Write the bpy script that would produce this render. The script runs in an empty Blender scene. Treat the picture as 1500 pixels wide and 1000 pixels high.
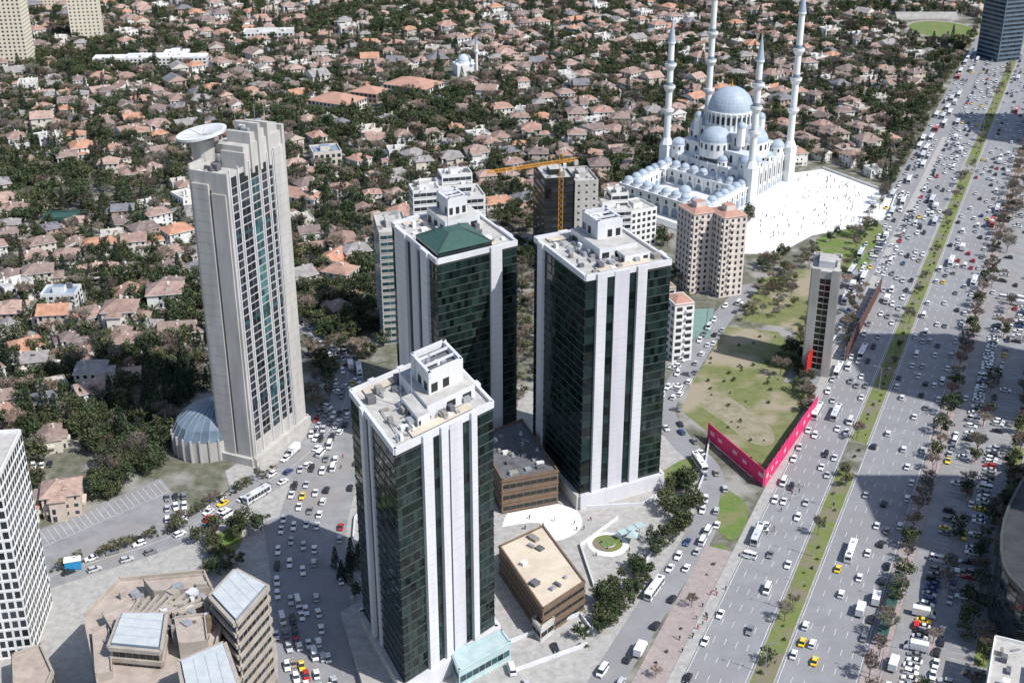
import bpy, math, random, numpy as np
from mathutils import Vector
random.seed(7); rng=np.random.default_rng(7)
R_=random.random
def U_(a,b): return random.uniform(a,b)
# ------------------------------------------------------------------ survey: photo -> site plan
TH=math.radians(25); FPX=1865.; CAMH=240.
cT,sT=math.cos(TH),math.sin(TH)
def G(px,py,z=0.):
    r=(px-750)/FPX; u=(500-py)/FPX
    t=(z-CAMH)/(-sT+u*cT)
    return (r*t,(cT+u*sT)*t)
def GP(l,z=0.): return [G(a,b,z) for a,b in l]
# ------------------------------------------------------------------ scene
sc=bpy.context.scene
sc.view_settings.view_transform='Standard'; sc.view_settings.look='None'; sc.view_settings.exposure=0
col=sc.collection
def add(o,parent=None):
    col.objects.link(o)
    if parent: o.parent=parent
    return o
# ------------------------------------------------------------------ materials
def newmat(name):
    m=bpy.data.materials.new(name); m.use_nodes=True
    nt=m.node_tree; b=nt.nodes['Principled BSDF']; return m,nt,b
def M(name,c1,c2=None,scale=0.5,rough=0.85,ramp=None,isl=0.,stretch=None,detail=5,metal=0.,spec=0.3,bump=0.,lo=.35,hi=.65,coord='Object',c3=None,scale3=.03,r3=(.48,.6)):
    m,nt,b=newmat(name); N=nt.nodes; L=nt.links
    b.inputs['Roughness'].default_value=rough; b.inputs['Metallic'].default_value=metal
    b.inputs['Specular IOR Level'].default_value=spec
    c2=c2 or tuple(x*.75 for x in c1)
    tc=N.new('ShaderNodeTexCoord'); src=tc.outputs[coord]
    if stretch:
        mp=N.new('ShaderNodeMapping'); mp.inputs['Scale'].default_value=stretch; L.new(src,mp.inputs[0]); src=mp.outputs[0]
    nz=N.new('ShaderNodeTexNoise'); nz.inputs['Scale'].default_value=scale; nz.inputs['Detail'].default_value=detail; nz.inputs['Roughness'].default_value=.65
    L.new(src,nz.inputs['Vector'])
    cr=N.new('ShaderNodeValToRGB'); cr.color_ramp.elements[0].position=lo; cr.color_ramp.elements[1].position=hi
    cr.color_ramp.elements[0].color=(*c1,1); cr.color_ramp.elements[1].color=(*c2,1)
    L.new(nz.outputs['Fac'],cr.inputs[0]); out=cr.outputs[0]
    if c3:
        n3=N.new('ShaderNodeTexNoise'); n3.inputs['Scale'].default_value=scale3; n3.inputs['Detail'].default_value=6; L.new(src,n3.inputs['Vector'])
        rr3=N.new('ShaderNodeMapRange'); rr3.inputs[1].default_value=r3[0]; rr3.inputs[2].default_value=r3[1]; L.new(n3.outputs['Fac'],rr3.inputs[0])
        mx=N.new('ShaderNodeMix'); mx.data_type='RGBA'; L.new(rr3.outputs[0],mx.inputs[0]); L.new(out,mx.inputs[6]); mx.inputs[7].default_value=(*c3,1); out=mx.outputs[2]
    if ramp:
        oi=N.new('ShaderNodeObjectInfo'); r2=N.new('ShaderNodeValToRGB'); r2.color_ramp.interpolation='CONSTANT'
        e=r2.color_ramp.elements; e.remove(e[1])
        for i,(p,c) in enumerate(ramp):
            if i==0: e[0].position=0; e[0].color=(*c,1)
            else:
                k=e.new(p); k.color=(*c,1)
        L.new(oi.outputs['Random'],r2.inputs[0])
        mx=N.new('ShaderNodeMix'); mx.data_type='RGBA'; mx.blend_type='MULTIPLY'; mx.inputs[0].default_value=1
        L.new(r2.outputs[0],mx.inputs[6]); L.new(out,mx.inputs[7]); out=mx.outputs[2]
    if isl:
        ge=N.new('ShaderNodeNewGeometry'); mr=N.new('ShaderNodeMapRange'); mr.inputs[3].default_value=1-isl; mr.inputs[4].default_value=1+isl
        L.new(ge.outputs['Random Per Island'],mr.inputs[0])
        hs=N.new('ShaderNodeHueSaturation'); L.new(mr.outputs[0],hs.inputs['Value']); L.new(out,hs.inputs['Color']); out=hs.outputs[0]
    L.new(out,b.inputs['Base Color'])
    if bump:
        bp=N.new('ShaderNodeBump'); bp.inputs['Strength'].default_value=bump; L.new(nz.outputs['Fac'],bp.inputs['Height']); L.new(bp.outputs[0],b.inputs['Normal'])
    return m
m_ground=M('mat_ground',(.19,.175,.145),(.085,.098,.055),.25,.95,c3=(.3,.285,.265),scale3=.06)
m_asph=M('mat_asphalt',(.29,.29,.3),(.225,.225,.235),.12,.9,detail=9,lo=.3,hi=.7,c3=(.25,.245,.25),scale3=.02)
m_asph2=M('mat_asphalt_street',(.31,.31,.315),(.22,.22,.225),.15,.9,detail=9,c3=(.27,.255,.25),scale3=.05)
m_pave=M('mat_paving',(.44,.425,.405),(.31,.3,.285),.4,.9,detail=8)
m_pavep=M('mat_paving_brick',(.38,.32,.305),(.29,.245,.235),.5,.9,detail=8)
m_plaza=M('mat_plaza_stone',(.8,.8,.78),(.66,.66,.65),.3,.8)
m_line=M('mat_road_paint',(.75,.75,.75),(.45,.45,.45),.8,.7)
m_grass=M('mat_grass',(.13,.18,.045),(.19,.2,.08),.35,.95,detail=8,c3=(.2,.18,.12),scale3=.09)
m_lawn=M('mat_lawn',(.1,.17,.035),(.16,.2,.065),.5,.95,detail=8,c3=(.19,.19,.09),scale3=.12)
m_lot=M('mat_rough_field',(.125,.155,.05),(.2,.2,.09),.2,.95,detail=9,c3=(.31,.265,.19),scale3=.045,r3=(.48,.6))
m_soil=M('mat_bare_soil',(.33,.29,.22),(.2,.19,.11),.25,.95,detail=9)
m_white=M('mat_white_stone',(.78,.78,.76),(.68,.68,.67),.15,.6,stretch=(1,1,.15))
m_clad=M('mat_tower_cladding',(.66,.66,.68),(.56,.56,.58),.15,.5,stretch=(1,1,.15))
m_lilac=M('mat_pale_cladding',(.6,.59,.64),(.5,.49,.54),.2,.5,stretch=(1,1,.1))
m_conc=M('mat_concrete',(.52,.5,.475),(.39,.375,.35),.25,.85,stretch=(1,1,.2),detail=8)
m_concd=M('mat_concrete_dark',(.3,.28,.26),(.22,.2,.18),.3,.85,detail=8)
m_terr=M('mat_terrace_wall',(.42,.38,.33),(.33,.29,.25),.3,.85,detail=8)
m_tan=M('mat_tan_roof',(.66,.57,.45),(.5,.43,.34),.12,.85,detail=9)
m_brown=M('mat_brown_stone',(.2,.14,.1),(.14,.1,.07),.4,.8,stretch=(1,1,3))
m_roofg=M('mat_roof_gravel',(.52,.5,.47),(.36,.35,.33),.3,.9,detail=9)
m_roofd=M('mat_roof_dark',(.1,.1,.11),(.16,.16,.17),.4,.8)
m_roofk=M('mat_roof_black',(.035,.037,.042),(.06,.06,.068),.2,.8,detail=8)
m_metal=M('mat_metal_grey',(.45,.46,.48),(.3,.31,.33),1.,.4,metal=.3)
m_dark=M('mat_dark_frame',(.018,.022,.022),(.03,.033,.033),.5,.4)
m_mull=M('mat_mullion',(.07,.08,.078),(.05,.06,.058),.5,.35)
m_glass=M('mat_green_glass',(.008,.018,.017),(.014,.027,.024),.08,.07,isl=.8,spec=.5)
m_glassb=M('mat_blue_glass',(.015,.035,.045),(.06,.14,.15),.06,.08,isl=.6,spec=.6,stretch=(1,1,.6))
m_glassd=M('mat_dark_glass',(.018,.022,.03),(.03,.038,.05),.1,.08,isl=.6,spec=.6)
m_win=M('mat_window',(.03,.035,.045),(.05,.055,.07),.5,.15,isl=.5,spec=.5)
m_pale=M('mat_pale_glass_roof',(.45,.55,.55),(.35,.46,.47),.3,.25)
m_slate=M('mat_slate_blue',(.25,.31,.38),(.19,.25,.31),.3,.5)
m_slg=M('mat_slate_glass',(.1,.15,.2),(.15,.2,.25),.2,.25,isl=.3)
m_lead=M('mat_lead_dome',(.4,.46,.53),(.32,.38,.46),.3,.5)
m_copper=M('mat_green_copper',(.035,.085,.073),(.05,.105,.088),.6,.5)
m_pink=M('mat_pink_hoarding',(.75,.04,.17),(.62,.03,.14),.12,.6)
m_pinkw=M('mat_hoarding_print',(.8,.35,.45),(.75,.5,.55),.5,.6)
m_rust=M('mat_brown_hoarding',(.16,.07,.06),(.1,.05,.045),.3,.7)
m_orange=M('mat_orange_steel',(.7,.33,.05),(.55,.25,.04),.5,.5)
m_red=M('mat_red',(.6,.03,.03),(.5,.03,.03),1,.5)
m_blue=M('mat_blue_tarp',(.03,.3,.6),(.03,.25,.5),1,.5)
m_teal=M('mat_teal_court',(.2,.3,.27),(.17,.26,.23),.5,.8)
m_beige=M('mat_beige_wall',(.74,.67,.53),(.64,.58,.47),.3,.8)
m_pinkwall=M('mat_rose_render',(.7,.62,.57),(.6,.53,.48),.3,.8)
m_orroof=M('mat_orange_roof',(.48,.28,.21),(.38,.22,.17),.3,.85,detail=8)
rooframp=[(0,(.36,.25,.21)),(.16,(.45,.28,.22)),(.3,(.32,.24,.21)),(.42,(.55,.3,.2)),(.5,(.4,.285,.245)),(.62,(.25,.195,.18)),(.74,(.48,.34,.285)),(.84,(.34,.32,.31)),(.93,(.22,.22,.24))]
m_tile=M('mat_roof_tiles',(1,1,1),(.62,.6,.6),.45,.85,ramp=rooframp,detail=8)
m_wall=M('mat_house_wall',(1,1,1),(.85,.84,.82),.4,.85,ramp=[(0,(.76,.74,.7)),(.3,(.65,.6,.53)),(.45,(.78,.77,.75)),(.7,(.6,.51,.44)),(.8,(.7,.65,.57)),(.94,(.5,.36,.3))])
m_bark=M('mat_bark',(.13,.1,.075),(.2,.17,.14),2,.9)
def leafm(n,a,b,ramp=None,isl=.6): return M(n,a,b,.6,.75,isl=isl,ramp=ramp,spec=.15,lo=.4,hi=.6)
gr=[(0,(1,1,1)),(.25,(.75,.85,.8)),(.5,(1.2,1.08,.98)),(.75,(.9,.85,.82))]
m_leaf=leafm('mat_leaf_dark',(.055,.076,.038),(.08,.097,.05),gr)
m_leaf2=leafm('mat_leaf_olive',(.105,.115,.066),(.13,.13,.08),gr)
m_leafc=leafm('mat_leaf_conifer',(.034,.052,.034),(.05,.068,.043),gr)
m_leafl=leafm('mat_leaf_hedge',(.08,.12,.04),(.11,.145,.06))
m_twig=leafm('mat_twigs',(.2,.17,.145),(.3,.255,.22),gr,.4)
m_paint=M('mat_car_paint',(1,1,1),(.96,.96,.96),.3,.28,spec=.6,ramp=[(0,(.8,.8,.8)),(.46,(.5,.51,.53)),(.6,(.2,.21,.22)),(.72,(.03,.03,.035)),(.9,(.05,.09,.2)),(.94,(.45,.03,.03)),(.965,(.35,.3,.24))])
m_vwhite=M('mat_vehicle_white',(.78,.78,.78),(.7,.7,.7),.5,.3,spec=.6)
m_taxi=M('mat_taxi_yellow',(.85,.6,.03),(.8,.55,.03),.5,.3,spec=.6)
m_busr=M('mat_bus_paint',(1,1,1),(.93,.93,.93),.4,.3,ramp=[(0,(.78,.78,.78)),(.6,(.6,.62,.65)),(.95,(.5,.06,.05))],spec=.6)
m_tyre=M('mat_tyre',(.02,.02,.02),(.03,.03,.03),1,.9)
m_cgl=M('mat_car_glass',(.02,.025,.03),(.03,.035,.04),1,.05,spec=.7)
m_lampw=M('mat_headlamp',(.8,.8,.75),(.8,.8,.75),1,.2)
m_lampr=M('mat_taillamp',(.5,.02,.02),(.4,.02,.02),1,.2)
m_cloth=M('mat_clothes',(1,1,1),(.9,.9,.9),1,.9,ramp=[(0,(.03,.03,.035)),(.45,(.06,.07,.12)),(.65,(.2,.18,.16)),(.8,(.35,.05,.05)),(.88,(.6,.6,.58))])
m_skin=M('mat_skin',(.45,.28,.2),(.42,.26,.18),1,.6)
m_pale2=M('mat_pale_roof',(.52,.55,.56),(.43,.46,.48),.4,.7); m_tan2=M('mat_warm_terrace',(.46,.39,.34),(.33,.275,.24),.3,.85,detail=8)
m_lead2=M('mat_lead_roof',(.58,.62,.67),(.48,.53,.59),.4,.6)
# ------------------------------------------------------------------ mesh builder
def area(p): return sum(p[i][0]*p[(i+1)%len(p)][1]-p[(i+1)%len(p)][0]*p[i][1] for i in range(len(p)))/2
def ccw(p): return list(p) if area(p)>0 else list(p)[::-1]
class MB:
    def __init__(s): s.v=[];s.f=[];s.m=[];s.mats=[];s.sm=[]
    def mi(s,mt):
        if mt not in s.mats: s.mats.append(mt)
        return s.mats.index(mt)
    def face(s,pts,mt,smooth=False):
        n=len(s.v); s.v.extend([tuple(p) for p in pts]); s.f.append(tuple(range(n,n+len(pts)))); s.m.append(s.mi(mt)); s.sm.append(smooth)
    def flat(s,poly,z,mt): s.face([(p[0],p[1],z) for p in ccw(poly)],mt)
    def frus(s,p0,z0,p1,z1,mt,top=None,cap=True,smooth=False):
        n=len(p0)
        for i in range(n):
            j=(i+1)%n
            s.face([(*p0[i],z0),(*p0[j],z0),(*p1[j],z1),(*p1[i],z1)],mt,smooth)
        if cap: s.face([(p[0],p[1],z1) for p in p1],top or mt)
    def prism(s,poly,z0,z1,mt,top=None):
        poly=ccw(poly); s.frus(poly,z0,poly,z1,mt,top)
    def box(s,cx,cy,z0,sx,sy,sz,mt,rot=0,top=None):
        c,n=math.cos(rot),math.sin(rot)
        p=[(cx+x*c-y*n,cy+x*n+y*c) for x,y in((-sx/2,-sy/2),(sx/2,-sy/2),(sx/2,sy/2),(-sx/2,sy/2))]
        s.frus(p,z0,p,z0+sz,mt,top)
    def circ(s,cx,cy,r,n,ph=0): return [(cx+r*math.cos(ph+2*math.pi*i/n),cy+r*math.sin(ph+2*math.pi*i/n)) for i in range(n)]
    def cyl(s,cx,cy,z0,z1,r0,r1,n,mt,top=None,cap=True,smooth=True):
        s.frus(s.circ(cx,cy,r0,n),z0,s.circ(cx,cy,r1,n),z1,mt,top,cap,smooth)
    def dome(s,cx,cy,z0,r,mt,n=20,k=6,sz=.9):
        for i in range(k):
            a=math.pi/2*i/k; b=math.pi/2*(i+1)/k
            s.frus(s.circ(cx,cy,r*math.cos(a),n),z0+r*sz*math.sin(a),s.circ(cx,cy,max(.02,r*math.cos(b)),n),z0+r*sz*math.sin(b),mt,cap=(i==k-1),smooth=True)
    def beam(s,a,b,w,mt):
        a=Vector(a);b=Vector(b);d=(b-a).normalized(); u=d.cross(Vector((0,0,1)))
        if u.length<.01: u=Vector((1,0,0))
        u.normalize(); v=d.cross(u)
        P=[[p+u*x*w/2+v*y*w/2 for x,y in((-1,-1),(1,-1),(1,1),(-1,1))] for p in(a,b)]
        for i in range(4):
            j=(i+1)%4; s.face([P[0][i],P[0][j],P[1][j],P[1][i]],mt)
        s.face(P[1],mt); s.face(P[0][::-1],mt)
    def mesh(s,name):
        me=bpy.data.meshes.new(name+'_mesh'); me.from_pydata(s.v,[],s.f)
        for mt in s.mats: me.materials.append(mt)
        me.polygons.foreach_set('material_index',s.m); me.polygons.foreach_set('use_smooth',s.sm); me.update(); return me
    def obj(s,name,loc=(0,0,0)):
        o=bpy.data.objects.new(name,s.mesh(name)); o.location=loc; return add(o)
def inst(name,me,x,y,z=0,rot=0,sc_=1,parent=None):
    o=bpy.data.objects.new(name,me); o.location=(x,y,z); o.rotation_euler[2]=rot
    o.scale=(sc_,sc_,sc_) if not isinstance(sc_,tuple) else sc_
    return add(o,parent)
def fp(p,q,u,off):
    dx,dy=q[0]-p[0],q[1]-p[1]; l=math.hypot(dx,dy)
    return (p[0]+dx*u+dy/l*off,p[1]+dy*u-dx/l*off)
def slab(mb,p,q,u0,u1,z0,z1,o0,o1,mt):
    a,b,c,d=fp(p,q,u0,o0),fp(p,q,u0,o1),fp(p,q,u1,o1),fp(p,q,u1,o0)
    mb.frus([a,b,c,d],z0,[a,b,c,d],z1,mt)
    mb.face([(*a,z0),(*d,z0),(*c,z0),(*b,z0)],mt)
def panes(mb,p,q,u0,u1,z0,z1,nu,nz,off,mt,g=.04,tilt=.012,zfr=1.):
    du=(u1-u0)/nu; dz=(z1-z0)/nz
    for j in range(nz):
        for i in range(nu):
            a=u0+du*(i+g); b=u0+du*(i+1-g); zz=z0+dz*j+dz*.04; z2=z0+dz*(j+zfr)-dz*.04
            t1,t2,t3=U_(-tilt,tilt),U_(-tilt,tilt),U_(-tilt,tilt)
            A,B=fp(p,q,a,off+t1),fp(p,q,b,off+t2); C,D=fp(p,q,b,off+t2+t3),fp(p,q,a,off+t1+t3)
            mb.face([(*A,zz),(*B,zz),(*C,z2),(*D,z2)],mt)
def arch(mb,p,q,u,w,z0,h,off,mt):
    l=math.hypot(q[0]-p[0],q[1]-p[1]); r=w/2
    pts=[(-r,z0),(r,z0)]+[(r*math.cos(t),z0+h-r+r*math.sin(t)*1.1) for t in [math.pi*k/6 for k in range(7)]]
    mb.face([(*fp(p,q,u+a/l,off),z) for a,z in pts],mt)
def para(L,N,Rr): return [L,N,Rr,(L[0]+Rr[0]-N[0],L[1]+Rr[1]-N[1])]
def lerp2(P,a,b):
    L,N,Rr,F=P
    return (L[0]+(N[0]-L[0])*a+(F[0]-L[0])*b, L[1]+(N[1]-L[1])*a+(F[1]-L[1])*b)
def sub(P,a0,a1,b0,b1): return [lerp2(P,a0,b0),lerp2(P,a1,b0),lerp2(P,a1,b1),lerp2(P,a0,b1)]
def parapet(mb,P,z,h,t,mt):
    n=len(P); 
    for i in range(n): slab(mb,P[i],P[(i+1)%n],0,1,z,z+h,-t,0.02*(i%2)+.01,mt)
def rooftop(mb,P,z,n,hmax=2.5,a=(.08,.92)):
    for _ in range(n):
        c=lerp2(P,U_(*a),U_(*a)); k=R_()
        rot=math.atan2(P[1][1]-P[0][1],P[1][0]-P[0][0])
        if k<.55: mb.box(c[0],c[1],z,U_(.8,3),U_(.8,2.5),U_(.5,hmax),random.choice([m_metal,m_white,m_concd,m_roofd]),rot)
        elif k<.8: mb.cyl(c[0],c[1],z,z+U_(.6,1.8),U_(.4,1),.5,10,m_metal)
        else: mb.beam((c[0],c[1],z+.5),(c[0]+U_(-4,4),c[1]+U_(-4,4),z+.5),.35,m_metal)
def block(name,poly,h,fl,wall,glass=None,roof=None,bay=3.2,wr=.6,hr=.55,z0=0,balc=False,roofn=8,hip=None,hipm=None,bands=False,mb=None,top=1.0):
    own=mb is None
    mb=mb or MB(); glass=glass or m_win; roof=roof or m_roofg; P=ccw(poly)
    mb.prism(P,z0,z0+h,wall,roof); fh=h/fl
    for i in range(len(P)):
        p,q=P[i],P[(i+1)%len(P)]; l=math.hypot(q[0]-p[0],q[1]-p[1])
        if l<2: continue
        nb=max(1,int(l/bay))
        for j in range(fl):
            zb=z0+j*fh+fh*(1-hr)*.55
            if bands:
                panes(mb,p,q,.03,.97,zb,zb+fh*hr,nb,1,.03,glass,g=.02)
                slab(mb,p,q,.0,1,zb-.25,zb-.1,0,.22,wall)
            else:
                for k in range(nb):
                    c=(k+.5)/nb; hw=wr/nb/2*U_(.9,1.05)
                    mb.face([(*fp(p,q,c-hw,.03),zb),(*fp(p,q,c+hw,.03),zb),(*fp(p,q,c+hw,.03),zb+fh*hr),(*fp(p,q,c-hw,.03),zb+fh*hr)],glass)
                    if balc and k%3==1 and j>0: slab(mb,p,q,c-.4/nb,c+.4/nb,zb-.6,zb+.25,0.05,1.0,wall)
                slab(mb,p,q,0.001,.999,z0+j*fh-.1,z0+j*fh+.08,0,.09,wall)
    if top: parapet(mb,P,z0+h,top,.35,wall)
    if hip:
        cx=sum(a[0] for a in P)/len(P); cy=sum(a[1] for a in P)/len(P)
        P1=[(cx+(a[0]-cx)*1.05,cy+(a[1]-cy)*1.05) for a in P]; P2=[(cx+(a[0]-cx)*.25,cy+(a[1]-cy)*.25) for a in P]
        mb.frus(P1,z0+h+top*.6,P2,z0+h+top+hip,hipm or m_tile)
    elif len(P)==4 and roofn:
        s=sub(P,.3,.65,.3,.6); mb.prism(s,z0+h,z0+h+3,wall,roof)
        rooftop(mb,P,z0+h,roofn)
    return mb.obj(name) if own else mb
# ------------------------------------------------------------------ ground + roads
g=MB(); g.face([(-6000,-1500,0),(6000,-1500,0),(6000,9000,0),(-6000,9000,0)],m_ground); g.obj('ground')
S0=(70.6,286.); Ud=(.4078,.9131); Wd=(.9131,-.4078); PHI=math.atan2(Ud[1],Ud[0])
def RW(s,w): return (S0[0]+Ud[0]*s+Wd[0]*w,S0[1]+Ud[1]*s+Wd[1]*w)
def rstrip(mb,s0,s1,w0,w1,z,mt): mb.flat([RW(s0,w0),RW(s1,w0),RW(s1,w1),RW(s0,w1)],z,mt)
def polystrip(mb,pts,wd,z,mt,off=0):
    L=[]
    for i,p in enumerate(pts):
        a=pts[max(0,i-1)]; b=pts[min(len(pts)-1,i+1)]; d=(b[0]-a[0],b[1]-a[1]); l=math.hypot(*d) or 1; n=(-d[1]/l,d[0]/l)
        L.append(((p[0]+n[0]*(off+wd/2),p[1]+n[1]*(off+wd/2)),(p[0]+n[0]*(off-wd/2),p[1]+n[1]*(off-wd/2))))
    for i in range(len(L)-1): mb.face([(*L[i][1],z),(*L[i+1][1],z),(*L[i+1][0],z),(*L[i][0],z)],mt)
def smooth(pts,n=6):
    out=[];P=[pts[0]]+list(pts)+[pts[-1]]
    for i in range(1,len(P)-2):
        for k in range(n):
            t=k/n; a,b,c,d=P[i-1],P[i],P[i+1],P[i+2]
            out.append(tuple(.5*((2*b[j])+(-a[j]+c[j])*t+(2*a[j]-5*b[j]+4*c[j]-d[j])*t*t+(-a[j]+3*b[j]-3*c[j]+d[j])*t**3) for j in(0,1)))
    out.append(pts[-1]); return out
rd=MB()
rstrip(rd,-350,2600,-21,-3.6,.06,m_asph); rstrip(rd,-350,2600,3.6,25,.06,m_asph)
rstrip(rd,190,1400,-38,-21.3,.056,m_asph); rstrip(rd,-350,900,31,80,.05,m_asph2); rstrip(rd,330,620,80.2,120,.046,m_asph2)
rd.obj('boulevard_road')
ln=MB()
for w in(-20.6,-4.1,4.1,24.5):
    rstrip(ln,-300,1400,w-.09,w+.09,.075,m_line)
for w in(-7.4,-10.8,-14.2,-17.6,7.6,11.1,14.6,18.1,21.4):
    s=-150
    while s<900: rstrip(ln,s,s+3.2,w-.08,w+.08,.075,m_line); s+=9
for s in range(-60,330,3):
    for w in(38,50,62): rstrip(ln,s,s+.14,w-2.4,w+2.4,.075,m_line)
ln.obj('road_markings')
md=MB()
for a,b in((-350,128),(150,520),(540,1500)):
    md.prism([RW(a,-3.5),RW(b,-3.5),RW(b,3.5),RW(a,3.5)],0,.15,m_pave); rstrip(md,a+.3,b-.3,-3.1,3.1,.165,m_grass)
md.obj('grass_median')
sw=MB()
sw.prism([RW(-350,-24.6),RW(600,-24.6),RW(600,-21.1),RW(-350,-21.1)],0,.13,m_pave)
sw.prism([RW(-350,25.1),RW(700,25.1),RW(700,30.9),RW(-350,30.9)],0,.13,m_pavep)
sw.prism([RW(-350,-33.6),RW(60,-33.6),RW(60,-24.7),RW(-350,-24.7)],0,.12,m_pavep)
sw.obj('sidewalk')
gs=MB()
for a in range(-60,330,30):
    gs.prism([RW(a+2,53.6),RW(a+22,53.6),RW(a+22,58.4),RW(a+2,58.4)],0,.15,m_pave); rstrip(gs,a+2.3,a+21.7,53.9,58.1,.165,m_grass)
    gs.prism([RW(a+2,41.2),RW(a+18,41.2),RW(a+18,42.8),RW(a+2,42.8)],0,.15,m_pavep)
gs.obj('planted_island')
base=MB()
base.flat(GP([(330,690),(500,580),(740,560),(980,640),(1048,705),(1030,790),(985,860),(860,1040),(420,1060),(380,860)]),.02,m_pave)
base.flat(GP([(-120,1100),(-120,860),(250,775),(380,700),(400,760),(375,840),(420,1100)]),.03,m_pave)
base.obj('complex_pavement')
st=MB()
svc=smooth(GP([(830,1090),(905,970),(968,870),(1015,800),(1043,735),(1036,685),(1000,648),(972,600),(1000,550),(1060,462),(1100,420)]))
polystrip(st,svc,9.5,.045,m_asph)
stA=smooth(GP([(-200,905),(0,865),(130,825),(250,785),(370,718),(450,665),(505,590),(500,520),(440,470),(330,440)]))
polystrip(st,stA,13,.05,m_asph2)
stB=smooth(GP([(505,600),(480,690),(455,780),(455,880),(480,1000),(520,1120)]))
polystrip(st,stB,24,.04,m_asph2)
park=GP([(25,790),(235,700),(285,760),(60,842)]); st.flat(park,.06,m_asph2)
st.flat(GP([(385,765),(440,745),(520,1060),(410,1060),(405,900)]),.056,m_asph)
st.flat(GP([(1270,300),(1350,230),(1400,260),(1330,420),(1270,400)]),.04,m_asph2)
st.obj('side_street_road')
sm=MB()
polystrip(sm,stA,.15,.07,m_line); 
for k in range(24):
    a=lerp2([park[0],park[1],park[2],park[3]],(k+.5)/24,.06); b=lerp2([park[0],park[1],park[2],park[3]],(k+.5)/24,.4)
    polystrip(sm,[a,b],.15,.075,m_line)
polystrip(sm,[lerp2(park,0.02,.42),lerp2(park,.98,.42)],.15,.075,m_line)
sm.obj('parking_markings')
lots=MB()
LOT=[(998,602),(1015,560),(1065,478),(1140,486),(1168,520),(1192,590),(1119,708),(1036,632)]
lots.flat(GP(LOT),.03,m_lot); lots.flat(GP([(1085,470),(1110,410),(1170,395),(1250,400),(1240,520),(1180,520),(1160,480)]),.025,m_lot)
lots.flat(smooth(GP([(1022,592),(1050,574),(1090,596),(1128,625),(1132,650),(1100,648),(1060,618),(1022,592)]),4),.036,m_soil)
lots.obj('vacant_field')
lw=MB()
for pl in([(1195,350),(1290,328),(1275,385),(1228,398),(1200,380)],[(1058,712),(1096,742),(1078,790),(1050,770)],[(1035,800),(1065,800),(1050,840),(1030,835)],[(30,560),(150,552),(165,580),(50,605),(25,590)],[(310,785),(350,770),(352,800),(325,812)],[(0,620),(20,620),(20,680),(0,680)],[(970,690),(1010,670),(1020,700),(985,720)]):
    lw.flat(smooth(GP(pl+pl[:1]),3),.07,m_lawn)
lw.obj('lawn')
tc=MB(); tp=GP([(1003,452),(1046,452),(1040,496),(998,496)]); tc.flat(tp,.06,m_teal)
for i in range(4):
    for k in range(6):
        c=fp(tp[i],tp[(i+1)%4],k/6,0); tc.beam((*c,0),(*c,3.5),.12,m_metal)
    tc.beam((*tp[i],3.5),(*tp[(i+1)%4],3.5),.12,m_metal)
tc.obj('tennis_court')
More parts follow.
